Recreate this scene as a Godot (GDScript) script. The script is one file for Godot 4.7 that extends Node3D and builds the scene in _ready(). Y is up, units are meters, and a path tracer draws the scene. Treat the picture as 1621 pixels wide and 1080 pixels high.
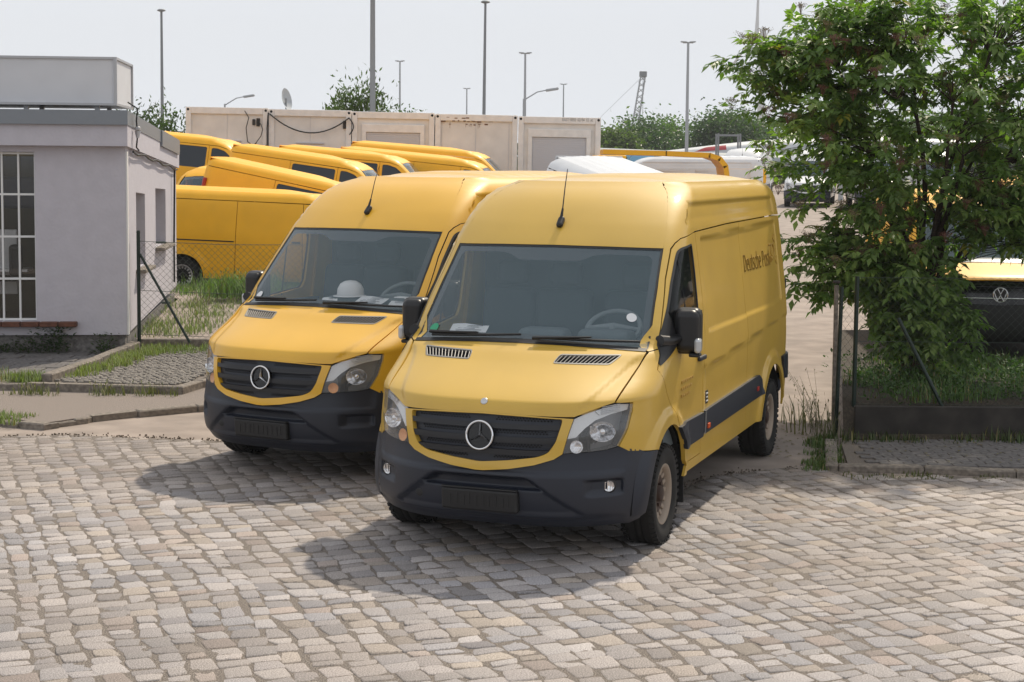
extends Node3D
# A cobbled yard entrance with two yellow panel vans, a kiosk, parked vans, site containers and an elder bush.
# Ground axes: x to the right, d away from the camera (Godot z = -d), y up from the plane that the two vans stand on.

const DEG := PI / 180.0
var rng := RandomNumberGenerator.new()
var used := {}
var no_bump: Callable
var M := {}
var noise_a := FastNoiseLite.new()


# ------------------------------------------------------------------ mesh builder
class MB:
	var v := PackedVector3Array()
	var n := PackedVector3Array()
	var c := PackedColorArray()
	var idx := PackedInt32Array()
	var col := Color(1, 1, 1)

	func vert(p: Vector3, nn: Vector3) -> int:
		v.append(p)
		n.append(nn)
		c.append(col)
		return v.size() - 1

	func face(a: int, b: int, d: int) -> void:
		var g := (v[b] - v[a]).cross(v[d] - v[a])
		if g.dot(n[a] + n[b] + n[d]) > 0.0:
			idx.append(a); idx.append(d); idx.append(b)
		else:
			idx.append(a); idx.append(b); idx.append(d)

	# flat triangle / quad; the normal points away from the point "inside"
	func tri(a: Vector3, b: Vector3, d: Vector3, nn: Vector3) -> void:
		var i := vert(a, nn)
		vert(b, nn)
		vert(d, nn)
		face(i, i + 1, i + 2)

	func quad(a: Vector3, b: Vector3, d: Vector3, e: Vector3, out := Vector3.ZERO) -> void:
		var nn := (d - a).cross(e - b)
		if nn.length_squared() < 1e-16:
			return
		nn = nn.normalized()
		if out != Vector3.ZERO and nn.dot(out) < 0.0:
			nn = -nn
		var i := vert(a, nn)
		vert(b, nn)
		vert(d, nn)
		vert(e, nn)
		face(i, i + 1, i + 2)
		face(i, i + 2, i + 3)

	func box(at: Vector3, s: Vector3, bs := Basis.IDENTITY) -> void:
		for ax in 3:
			for sg in [-1.0, 1.0]:
				var u := Vector3.ZERO
				var w := Vector3.ZERO
				var o := Vector3.ZERO
				o[ax] = sg * s[ax] * 0.5
				u[(ax + 1) % 3] = s[(ax + 1) % 3] * 0.5
				w[(ax + 2) % 3] = s[(ax + 2) % 3] * 0.5
				quad(at + bs * (o - u - w), at + bs * (o + u - w), at + bs * (o + u + w), at + bs * (o - u + w), bs * o)

	# a box with rounded edges (superellipsoid-like grid, cheap): each face inset, with chamfer faces between
	func rbox(at: Vector3, s: Vector3, r: float, bs := Basis.IDENTITY) -> void:
		var h := s * 0.5
		r = minf(r, minf(h.x, minf(h.y, h.z)) * 0.98)
		var k := h - Vector3(r, r, r)
		var seg := 3
		# sphere-patch approach: latitude/longitude sphere with corners pushed out
		var rows := []
		for i in 2 * seg + 2:
			var row := []
			var ti := -PI / 2 + PI / 2 * (float(i) / seg if i <= seg else float(i - 1) / seg)
			var sy := -1.0 if i <= seg else 1.0
			for j in 4 * (seg + 1):
				var q := j / (seg + 1)
				var ph := PI / 2 * (q + float(j % (seg + 1)) / seg)
				var dir := Vector3(cos(ti) * cos(ph), sin(ti), cos(ti) * sin(ph))
				var sx := 1.0 if q == 0 or q == 3 else -1.0
				var sz := 1.0 if q < 2 else -1.0
				row.append(vert(at + bs * (Vector3(sx * k.x, sy * k.y, sz * k.z) + dir * r), bs * dir))
			rows.append(row)
		for i in rows.size() - 1:
			var m: int = rows[i].size()
			for j in m:
				var a: int = rows[i][j]
				var b: int = rows[i][(j + 1) % m]
				var d: int = rows[i + 1][(j + 1) % m]
				var e: int = rows[i + 1][j]
				face(a, b, d)
				face(a, d, e)
		# caps
		for sg in [-1.0, 1.0]:
			var y: float = sg * h.y
			quad(at + bs * Vector3(-k.x, y, -k.z), at + bs * Vector3(k.x, y, -k.z), at + bs * Vector3(k.x, y, k.z), at + bs * Vector3(-k.x, y, k.z), bs * Vector3(0, sg, 0))

	func tube(pts: PackedVector3Array, r0: float, r1 := -1.0, sides := 6, caps := true) -> void:
		if r1 < 0.0:
			r1 = r0
		var m := pts.size()
		var side := Vector3.ZERO
		var first := -1
		for i in m:
			var t := (pts[mini(i + 1, m - 1)] - pts[maxi(i - 1, 0)]).normalized()
			if side == Vector3.ZERO:
				side = t.cross(Vector3.UP if absf(t.y) < 0.9 else Vector3.RIGHT).normalized()
			side = (side - t * side.dot(t)).normalized()
			var up := t.cross(side)
			var r := lerpf(r0, r1, float(i) / maxf(m - 1, 1))
			for k in sides:
				var a := TAU * k / sides
				var dir := side * cos(a) + up * sin(a)
				var id := vert(pts[i] + dir * r, dir)
				if first < 0:
					first = id
		for i in m - 1:
			for k in sides:
				var a := first + i * sides + k
				var b := first + i * sides + (k + 1) % sides
				face(a, b, b + sides)
				face(a, b + sides, a + sides)
		if caps:
			for e in [0, m - 1]:
				var t := (pts[1] - pts[0]).normalized() * -1.0 if e == 0 else (pts[m - 1] - pts[m - 2]).normalized()
				var cc := vert(pts[e], t)
				for k in sides:
					var i0 := vert(v[first + e * sides + k], t)
					var i1 := vert(v[first + e * sides + (k + 1) % sides], t)
					face(cc, i0, i1)

	# profile: Vector2(radius, height) swept about the local y axis of xf; smooth
	func lathe(prof: PackedVector2Array, xf: Transform3D, seg := 24, from := 0.0, to := TAU) -> void:
		var m := prof.size()
		var first := v.size()
		for i in m:
			var t := (prof[mini(i + 1, m - 1)] - prof[maxi(i - 1, 0)]).normalized()
			for k in seg + 1:
				var a := from + (to - from) * k / seg
				var rd := Vector3(cos(a), 0, sin(a))
				vert(xf * (rd * prof[i].x + Vector3(0, prof[i].y, 0)), (xf.basis * (rd * t.y + Vector3(0, -t.x, 0))).normalized())
		for i in m - 1:
			for k in seg:
				var a := first + i * (seg + 1) + k
				face(a, a + 1, a + seg + 2)
				face(a, a + seg + 2, a + seg + 1)

	func disc(at: Vector3, nn: Vector3, r: float, seg := 16, ratio := 1.0) -> void:
		var s := nn.cross(Vector3.UP if absf(nn.y) < 0.9 else Vector3.RIGHT).normalized()
		var u := s.cross(nn)
		var cc := vert(at, nn)
		for k in seg:
			var a := TAU * k / seg
			vert(at + (s * cos(a) + u * sin(a) * ratio) * r, nn)
		for k in seg:
			face(cc, cc + 1 + k, cc + 1 + (k + 1) % seg)

	# polygon (x, d) standing as a prism from y0 to y1 (y1 may be a Callable of (x, d))
	func prism(poly: PackedVector2Array, y0: float, y1: float, bev := 0.0) -> void:
		var top := poly
		if bev > 0.0:
			var o := Geometry2D.offset_polygon(poly, -bev)
			if o.size() == 1 and o[0].size() == poly.size():
				# match the start point
				var best := 0
				for i in o[0].size():
					if o[0][i].distance_squared_to(poly[0]) < o[0][best].distance_squared_to(poly[0]):
						best = i
				top = PackedVector2Array()
				var dirn := 1
				var nxt: Vector2 = o[0][(best + 1) % o[0].size()]
				var prv: Vector2 = o[0][(best - 1 + o[0].size()) % o[0].size()]
				if prv.distance_squared_to(poly[1]) < nxt.distance_squared_to(poly[1]):
					dirn = -1
				for i in poly.size():
					top.append(o[0][(best + dirn * i + 4 * poly.size()) % poly.size()])
			else:
				bev = 0.0
		var t := Geometry2D.triangulate_polygon(top)
		for i in range(0, t.size(), 3):
			tri(Vector3(top[t[i]].x, y1, -top[t[i]].y), Vector3(top[t[i + 1]].x, y1, -top[t[i + 1]].y), Vector3(top[t[i + 2]].x, y1, -top[t[i + 2]].y), Vector3.UP)
		var mid := Vector2.ZERO
		for p in poly:
			mid += p / poly.size()
		var cw := Geometry2D.is_polygon_clockwise(poly)
		for i in poly.size():
			var a := poly[i]
			var b := poly[(i + 1) % poly.size()]
			var e := b - a
			var o2 := Vector2(-e.y, e.x) if cw else Vector2(e.y, -e.x)
			var out := Vector3(o2.x, 0, -o2.y)
			quad(Vector3(a.x, y0, -a.y), Vector3(b.x, y0, -b.y), Vector3(b.x, y1 - bev, -b.y), Vector3(a.x, y1 - bev, -a.y), out)
			if bev > 0.0:
				var a2 := top[i]
				var b2 := top[(i + 1) % poly.size()]
				quad(Vector3(a.x, y1 - bev, -a.y), Vector3(b.x, y1 - bev, -b.y), Vector3(b2.x, y1, -b2.y), Vector3(a2.x, y1, -a2.y), out + Vector3(0, 0.3, 0))

	func mesh(mat: Material) -> ArrayMesh:
		var a := []
		a.resize(Mesh.ARRAY_MAX)
		a[Mesh.ARRAY_VERTEX] = v
		a[Mesh.ARRAY_NORMAL] = n
		a[Mesh.ARRAY_COLOR] = c
		a[Mesh.ARRAY_INDEX] = idx
		var m := ArrayMesh.new()
		m.add_surface_from_arrays(Mesh.PRIMITIVE_TRIANGLES, a)
		m.surface_set_material(0, mat)
		return m


# ------------------------------------------------------------------ naming
func numbered(called: String) -> String:
	if not used.has(called):
		used[called] = 0
		return called
	used[called] += 1
	return "%s_%03d" % [called, used[called]]


func tag(o: Node3D, label: String, category := "", group := "", kind := "") -> Node3D:
	if label: o.set_meta("label", label)
	if category: o.set_meta("category", category)
	if group: o.set_meta("group", group)
	if kind: o.set_meta("kind", kind)
	return o


func thing(called: String, label: String, category: String, at := Vector3.ZERO, turn := 0.0, group := "") -> Node3D:
	var o := Node3D.new()
	o.name = numbered(called)
	add_child(o)
	o.position = at
	o.rotation.y = turn
	tag(o, label, category, group)
	return o


func put(called: String, mesh: Mesh, parent: Node3D = null) -> MeshInstance3D:
	var o := MeshInstance3D.new()
	o.mesh = mesh
	if parent == null:
		o.name = numbered(called)
		add_child(o)
	else:
		var k := 0
		var nm := called
		while parent.has_node(NodePath(nm)):
			k += 1
			nm = "%s_%03d" % [called, k]
		o.name = nm
		parent.add_child(o, true)
	return o


func obj(called: String, mb: MB, mat: Material, parent: Node3D = null) -> MeshInstance3D:
	return put(called, mb.mesh(mat), parent)


func copy(o: Node3D, called: String, label: String, group := "") -> Node3D:
	var r: Node3D = o.duplicate()
	r.name = numbered(called)
	add_child(r)
	r.set_meta("label", label)
	if group: r.set_meta("group", group)
	return r


func repaint(o: Node, old: Material, new: Material) -> void:
	if o is MeshInstance3D and o.mesh.surface_get_material(0) == old:
		o.set_surface_override_material(0, new)
	for k in o.get_children():
		repaint(k, old, new)


# ------------------------------------------------------------------ materials
func lin(r: float, g: float, b: float) -> Color:
	return Color(r, g, b).linear_to_srgb()


func mat(c: Color, rough := 0.8, metal := 0.0) -> StandardMaterial3D:
	var m := StandardMaterial3D.new()
	m.albedo_color = c
	m.roughness = rough
	m.metallic = metal
	return m


# grey picture of layered noise between lo and 1 (or with a contrast curve)
func noise_tex(sd: int, freq: float, size: int, lo: float, oct := 4, power := 1.0, hi := 1.0) -> ImageTexture:
	var f := FastNoiseLite.new()
	f.seed = sd
	f.noise_type = FastNoiseLite.TYPE_SIMPLEX_SMOOTH
	f.frequency = freq
	f.fractal_octaves = oct
	var im := f.get_seamless_image(size, size)
	var out := Image.create(size, size, false, Image.FORMAT_RGB8)
	for y in size:
		for x in size:
			var g := pow(im.get_pixel(x, y).r, power)
			g = lerpf(lo, hi, g)
			out.set_pixel(x, y, Color(g, g, g))
	return ImageTexture.create_from_image(out)


func tri_tex(m: StandardMaterial3D, t: Texture2D, scale: float, world := true) -> void:
	m.albedo_texture = t
	m.uv1_triplanar = true
	m.uv1_world_triplanar = world
	m.uv1_scale = Vector3(scale, scale, scale)


func bump(m: StandardMaterial3D, t: Texture2D, cm: float) -> void:
	m.heightmap_enabled = true
	m.heightmap_texture = t
	m.heightmap_scale = cm


func glass(c: Color, a: float, rough := 0.03) -> StandardMaterial3D:
	var m := mat(Color(c.r, c.g, c.b, a), rough)
	m.transparency = BaseMaterial3D.TRANSPARENCY_ALPHA
	return m


func paint(c: Color, coat: float, coat_rough: float, rough: float, tex: Texture2D) -> StandardMaterial3D:
	var m := mat(c, rough)
	m.clearcoat_enabled = true
	m.clearcoat = coat
	m.clearcoat_roughness = coat_rough
	tri_tex(m, tex, 0.55, false)
	return m


func materials() -> void:
	var fine := noise_tex(3, 0.06, 256, 0.55)
	var soft := noise_tex(5, 0.012, 256, 0.95, 5)
	var grime := noise_tex(8, 0.012, 256, 0.62, 6)
	var grain := noise_tex(11, 0.22, 256, 0.6, 2)
	M.paint_a = paint(lin(0.62, 0.385, 0.046), 0.55, 0.10, 0.55, soft)
	M.paint_b = paint(lin(0.78, 0.43, 0.018), 0.6, 0.08, 0.5, soft)
	M.paint_t = paint(lin(0.90, 0.45, 0.003), 0.15, 0.25, 0.6, soft)
	M.paint_white = paint(lin(0.72, 0.73, 0.74), 0.6, 0.12, 0.4, soft)
	M.plastic = mat(lin(0.015, 0.019, 0.031), 0.45)
	tri_tex(M.plastic, soft, 0.7, false)
	M.grille = mat(lin(0.009, 0.009, 0.011), 0.42)
	M.mirror_black = mat(lin(0.007, 0.007, 0.008), 0.38)
	M.black = mat(lin(0.010, 0.010, 0.011), 0.5)
	M.gloss_black = mat(lin(0.008, 0.008, 0.009), 0.18)
	M.hole = mat(lin(0.003, 0.003, 0.003), 0.95)
	M.rubber = mat(lin(0.016, 0.015, 0.014), 0.85)
	tri_tex(M.rubber, grime, 2.0, false)
	M.frit = mat(lin(0.022, 0.022, 0.028), 0.3)
	M.screen = glass(lin(0.17, 0.28, 0.33), 0.23, 0.02)
	M.pane = glass(lin(0.012, 0.014, 0.015), 0.6, 0.02)
	M.pane.metallic_specular = 0.2
	M.tint = glass(lin(0.012, 0.018, 0.024), 0.9, 0.03)
	M.tint = mat(lin(0.014, 0.02, 0.028), 0.06)
	M.lens = glass(lin(0.7, 0.72, 0.74), 0.10, 0.03)
	M.chrome = mat(lin(0.75, 0.75, 0.76), 0.12, 1.0)
	M.satin = mat(lin(0.55, 0.55, 0.56), 0.35, 0.9)
	M.grating = mat(lin(0.30, 0.29, 0.27), 0.5, 0.5)
	M.silver_band = mat(lin(0.62, 0.63, 0.64), 0.25, 0.2)
	M.lampgrey = mat(lin(0.20, 0.205, 0.21), 0.35, 0.4)
	M.lampdark = mat(lin(0.13, 0.135, 0.14), 0.3)
	M.lampwhite = mat(lin(0.55, 0.56, 0.57), 0.2, 0.3)
	M.amber = mat(lin(0.75, 0.38, 0.16), 0.25)
	M.orange = mat(lin(0.6, 0.09, 0.02), 0.25)
	M.red = mat(lin(0.35, 0.02, 0.015), 0.3)
	M.steel_rim = mat(lin(0.30, 0.24, 0.185), 0.6, 0.15)
	M.rust_hub = mat(lin(0.085, 0.048, 0.033), 0.75, 0.1)
	tri_tex(M.rust_hub, grime, 3.0, false)
	M.interior = mat(lin(0.10, 0.125, 0.135), 0.75)
	M.interior_light = mat(lin(0.20, 0.23, 0.24), 0.7)
	M.seat = mat(lin(0.055, 0.07, 0.08), 0.9)
	M.paper = mat(lin(0.75, 0.76, 0.76), 0.8)
	M.print = mat(lin(0.1, 0.1, 0.12), 0.8)
	M.ghost = mat(lin(0.41, 0.245, 0.036), 0.5)
	M.green_dot = mat(lin(0.03, 0.33, 0.16), 0.5)
	M.white = mat(lin(0.75, 0.75, 0.75), 0.4)
	# ground
	M.stone = mat(Color(1, 1, 1), 0.78)
	M.stone.vertex_color_use_as_albedo = true
	var speck := noise_tex(13, 0.11, 512, 0.40, 3, 0.85, 1.0)
	tri_tex(M.stone, speck, 1.7)
	bump(M.stone, speck, 0.25)
	M.sand = mat(lin(0.47, 0.40, 0.34), 0.95)
	tri_tex(M.sand, noise_tex(21, 0.10, 512, 0.22, 4), 1.7)
	bump(M.sand, grain, 0.5)
	M.drive = mat(lin(0.37, 0.308, 0.265), 0.92)
	tri_tex(M.drive, noise_tex(31, 0.013, 512, 0.80, 6), 0.22)
	M.asphalt = mat(lin(0.50, 0.42, 0.365), 0.9)
	tri_tex(M.asphalt, noise_tex(41, 0.11, 512, 0.35, 3), 1.7)
	bump(M.asphalt, grain, 0.4)
	M.kerb = mat(lin(0.32, 0.275, 0.23), 0.85)
	tri_tex(M.kerb, noise_tex(51, 0.05, 256, 0.6, 5), 1.2)
	bump(M.kerb, grain, 0.4)
	M.kerb_dark = mat(lin(0.055, 0.048, 0.042), 0.9)
	tri_tex(M.kerb_dark, noise_tex(52, 0.02, 256, 0.6, 6), 0.6)
	M.slab = mat(lin(0.20, 0.185, 0.18), 0.85)
	M.slab.vertex_color_use_as_albedo = true
	tri_tex(M.slab, noise_tex(61, 0.04, 256, 0.65, 5), 1.5)
	bump(M.slab, grain, 0.2)
	M.earth = mat(lin(0.10, 0.078, 0.055), 0.95)
	tri_tex(M.earth, noise_tex(71, 0.08, 256, 0.4, 5), 1.5)
	# building
	M.render = mat(lin(0.505, 0.485, 0.53), 0.9)
	tri_tex(M.render, noise_tex(81, 0.02, 512, 0.955, 6), 0.35)
	bump(M.render, noise_tex(82, 0.2, 256, 0.0, 3), 0.35)
	M.plinth = mat(lin(0.27, 0.255, 0.245), 0.95)
	tri_tex(M.plinth, noise_tex(83, 0.06, 256, 0.55, 5), 0.8)
	bump(M.plinth, grain, 0.5)
	M.flashing = mat(lin(0.20, 0.215, 0.235), 0.45, 0.3)
	M.signboard = mat(lin(0.62, 0.63, 0.66), 0.5)
	tri_tex(M.signboard, noise_tex(84, 0.015, 256, 0.965, 5), 0.4)
	M.alu = mat(lin(0.42, 0.42, 0.43), 0.4, 0.6)
	M.upvc = mat(lin(0.7, 0.7, 0.69), 0.45)
	M.window = mat(lin(0.012, 0.014, 0.013), 0.03)
	M.kiosk_pane = glass(lin(0.02, 0.025, 0.022), 0.15, 0.02)
	M.dark_blue = mat(lin(0.008, 0.016, 0.06), 0.5)
	M.floor_green = mat(lin(0.13, 0.115, 0.075), 0.7)
	M.brick = mat(lin(0.19, 0.075, 0.045), 0.85)
	tri_tex(M.brick, grime, 3.0)
	M.cable = mat(lin(0.012, 0.012, 0.013), 0.6)
	M.cont = mat(lin(0.76, 0.735, 0.70), 0.6)
	tri_tex(M.cont, noise_tex(91, 0.02, 256, 0.92, 5), 0.3)
	M.cont_frame = mat(lin(0.81, 0.79, 0.765), 0.55)
	tri_tex(M.cont_frame, noise_tex(92, 0.03, 256, 0.92, 5), 0.4)
	M.shutter = mat(lin(0.52, 0.52, 0.545), 0.5)
	M.rust = mat(lin(0.13, 0.06, 0.03), 0.9)
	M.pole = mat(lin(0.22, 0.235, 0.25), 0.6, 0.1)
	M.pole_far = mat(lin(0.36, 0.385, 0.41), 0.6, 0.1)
	M.post_green = mat(lin(0.004, 0.018, 0.012), 0.5)
	M.wire = mat(lin(0.06, 0.075, 0.065), 0.5, 0.2)
	M.blade = mat(lin(0.50, 0.52, 0.54), 0.4)
	M.blade_grey = mat(lin(0.30, 0.33, 0.34), 0.5)
	M.blue = mat(lin(0.16, 0.36, 0.55), 0.5)
	M.red_stripe = mat(lin(0.42, 0.05, 0.06), 0.5)
	# plants
	M.leaf = mat(Color(1, 1, 1), 0.45)
	M.leaf.vertex_color_use_as_albedo = true
	M.leaf.backlight_enabled = true
	M.leaf.backlight = Color(0.85, 1.0, 0.45)
	M.grass = mat(Color(1, 1, 1), 0.6)
	M.grass.vertex_color_use_as_albedo = true
	M.grass.backlight_enabled = true
	M.grass.backlight = Color(0.7, 0.8, 0.4)
	M.bark = mat(lin(0.085, 0.055, 0.04), 0.95)
	tri_tex(M.bark, noise_tex(95, 0.08, 256, 0.4, 5), 2.0)
	bump(M.bark, grime, 1.0)
	M.berry = mat(Color(1, 1, 1), 0.5)
	M.berry.vertex_color_use_as_albedo = true


# ------------------------------------------------------------------ vehicle body: one curved surface described by its nose curve, half width and corner at each height
class Shape:
	var t := {}
	var bump_front: Callable
	var bump_side: Callable
	var keep_y := -99.0
	var keep := []

	func lut(nm: String, y: float) -> float:
		var a: Array = t[nm]
		var m := a.size()
		if y <= a[0].x: return a[0].y
		if y >= a[m - 1].x: return a[m - 1].y
		var i := 0
		while a[i + 1].x < y: i += 1
		var p0: float = a[i].y
		var p1: float = a[i + 1].y
		var h: float = a[i + 1].x - a[i].x
		var d := (p1 - p0) / h
		var m0: float = d if i == 0 else (p1 - a[i - 1].y) / (a[i + 1].x - a[i - 1].x)
		var m1: float = d if i + 2 >= m else (a[i + 2].y - p0) / (a[i + 2].x - a[i].x)
		var s: float = (y - a[i].x) / h
		var s2 := s * s
		var s3 := s2 * s
		return p0 * (2 * s3 - 3 * s2 + 1) + m0 * h * (s3 - 2 * s2 + s) + p1 * (3 * s2 - 2 * s3) + m1 * h * (s3 - s2)

	func corner(y: float) -> Array:
		if y == keep_y:
			return keep
		var xe := lut("xe", y)
		var w := lut("w", y)
		var k := lut("k", y)
		var p := lut("p", y)
		var zf := lut("zf", y)
		var f := zf - k * pow(xe, p)
		var sl := -k * p * pow(xe, p - 1.0)
		var s := lut("zs", y)
		keep = [xe, w, f, maxf(f + sl * (w - xe), s + 0.02), s, zf, k, p]
		keep_y = y
		return keep

	func front_z(x: float, y: float) -> float:
		var q := corner(y)
		var a := absf(x)
		var z := 0.0
		if a <= q[0]:
			z = q[5] - q[6] * pow(a, q[7])
		else:
			a = minf(a, q[1])
			var u := 1.0 - sqrt((q[1] - a) / (q[1] - q[0]))
			z = q[2] * (1 - u) * (1 - u) + 2 * u * (1 - u) * q[3] + u * u * q[4]
		return z

	func front(p: Vector2) -> Vector3:
		var z := front_z(p.x, p.y)
		if bump_front.is_valid():
			z += bump_front.call(absf(p.x), p.y)
		return Vector3(p.x, p.y, z)

	func side_x(z: float, y: float) -> float:
		var q := corner(y)
		if z <= q[4]:
			return q[1]
		if z >= q[2]:
			return pow(maxf(q[5] - z, 0.0) / q[6], 1.0 / q[7])
		var a: float = q[2] - 2 * q[3] + q[4]
		var b: float = 2 * (q[3] - q[2])
		var cc: float = q[2] - z
		var u := 0.0
		if absf(a) < 1e-7:
			u = -cc / b
		else:
			var dd := sqrt(maxf(b * b - 4 * a * cc, 0.0))
			u = (-b - dd) / (2 * a)
			if u < -0.001 or u > 1.001:
				u = (-b + dd) / (2 * a)
		return q[1] - (q[1] - q[0]) * (1 - u) * (1 - u)

	func left(p: Vector2) -> Vector3:
		var x := side_x(p.x, p.y)
		if bump_side.is_valid():
			x += bump_side.call(p.x, p.y)
		return Vector3(x, p.y, p.x)

	func right(p: Vector2) -> Vector3:
		var q := left(p)
		return Vector3(-q.x, q.y, q.z)

	# where the front is cut from the side
	func split(y: float, share := 0.1) -> float:
		var q := corner(y)
		return q[0] + share * (q[1] - q[0])


func P(a: Array) -> PackedVector2Array:
	var r := PackedVector2Array()
	for i in range(0, a.size(), 2):
		r.append(Vector2(a[i], a[i + 1]))
	return r


func mirrored(a: PackedVector2Array) -> PackedVector2Array:
	var r := PackedVector2Array()
	for i in range(a.size() - 1, -1, -1):
		r.append(Vector2(-a[i].x, a[i].y))
	return r


# a half outline that starts and ends on x = 0, closed with its mirror image
func both(half: PackedVector2Array) -> PackedVector2Array:
	var r := half.duplicate()
	for i in range(half.size() - 1, -1, -1):
		if half[i].x > 1e-4:
			r.append(Vector2(-half[i].x, half[i].y))
	return r


func dense(a: PackedVector2Array, step: float) -> PackedVector2Array:
	var r := PackedVector2Array()
	for i in a.size():
		var b := a[(i + 1) % a.size()]
		var m := maxi(1, int(ceil(a[i].distance_to(b) / step)))
		for k in m:
			r.append(a[i].lerp(b, float(k) / m))
	return r


func rounded(a: PackedVector2Array, r: float, seg := 4) -> PackedVector2Array:
	var o := PackedVector2Array()
	var m := a.size()
	for i in m:
		var p := a[i]
		var u := a[(i - 1 + m) % m] - p
		var w := a[(i + 1) % m] - p
		var l := minf(r, minf(u.length(), w.length()) * 0.48)
		var s := p + u.normalized() * l
		var e := p + w.normalized() * l
		for k in seg + 1:
			var q := float(k) / seg
			o.append(s.lerp(p, q).lerp(p.lerp(e, q), q))
	return o


func arc(cx: float, cy: float, r: float, a0: float, a1: float, m := 16) -> PackedVector2Array:
	var o := PackedVector2Array()
	for i in m + 1:
		var a := lerpf(a0, a1, float(i) / m)
		o.append(Vector2(cx + r * cos(a), cy + r * sin(a)))
	return o


func shrink(a: PackedVector2Array, g: float) -> PackedVector2Array:
	var o := Geometry2D.offset_polygon(a, -g)
	return o[0] if o.size() else a


# tessellates the polygon on the surface fn; lip turns the rim inwards; off lifts it along the normal
func skin(mb: MB, poly: PackedVector2Array, fn: Callable, flip: bool, step: float, lip := 0.0, off := 0.0, holes := []) -> void:
	var lo := poly[0]
	var hi := poly[0]
	for p in poly:
		lo = lo.min(p)
		hi = hi.max(p)
	var seen := {}
	var place := func(p: Vector2) -> int:
		var key := Vector2i(roundi(p.x * 20000), roundi(p.y * 20000))
		if seen.has(key):
			return seen[key]
		var e := 0.004
		var a: Vector3 = fn.call(p)
		var du: Vector3 = fn.call(p + Vector2(e, 0)) - fn.call(p - Vector2(e, 0))
		var dv: Vector3 = fn.call(p + Vector2(0, e)) - fn.call(p - Vector2(0, e))
		var nn := du.cross(dv).normalized()
		if flip: nn = -nn
		var id := mb.vert(a + nn * off, nn)
		seen[key] = id
		return id
	var nx := maxi(1, int(ceil((hi.x - lo.x) / step)))
	var ny := maxi(1, int(ceil((hi.y - lo.y) / step)))
	var sx := (hi.x - lo.x) / nx
	var sy := (hi.y - lo.y) / ny
	for i in nx:
		for j in ny:
			var a := lo + Vector2(sx * i, sy * j)
			var cell := PackedVector2Array([a, a + Vector2(sx, 0), a + Vector2(sx, sy), a + Vector2(0, sy)])
			var got: Array = Geometry2D.intersect_polygons(poly, cell)
			for h in holes:
				var next := []
				for g in got:
					next.append_array(Geometry2D.clip_polygons(g, h))
				got = next
			for g: PackedVector2Array in got:
				if g.size() < 3 or Geometry2D.is_polygon_clockwise(g):
					continue
				var t := Geometry2D.triangulate_polygon(g)
				if t.is_empty():
					for k in g.size() - 2: t.append_array([0, k + 1, k + 2])
				for k in range(0, t.size(), 3):
					mb.face(place.call(g[t[k]]), place.call(g[t[k + 1]]), place.call(g[t[k + 2]]))
	if lip != 0.0:
		for ring: PackedVector2Array in [poly] + holes:
			var d := dense(ring, step)
			var cw := Geometry2D.is_polygon_clockwise(ring) != (ring != poly)
			for i in d.size():
				var p := d[i]
				var q := d[(i + 1) % d.size()]
				var e := q - p
				var o2 := (Vector2(-e.y, e.x) if cw else Vector2(e.y, -e.x)).normalized() * 0.004
				var ia: int = place.call(p)
				var ib: int = place.call(q)
				var pa := mb.v[ia]
				var pb := mb.v[ib]
				var out: Vector3 = fn.call(p + o2) - fn.call(p)
				mb.quad(pa, pb, pb - mb.n[ib] * lip, pa - mb.n[ia] * lip, out)


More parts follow.
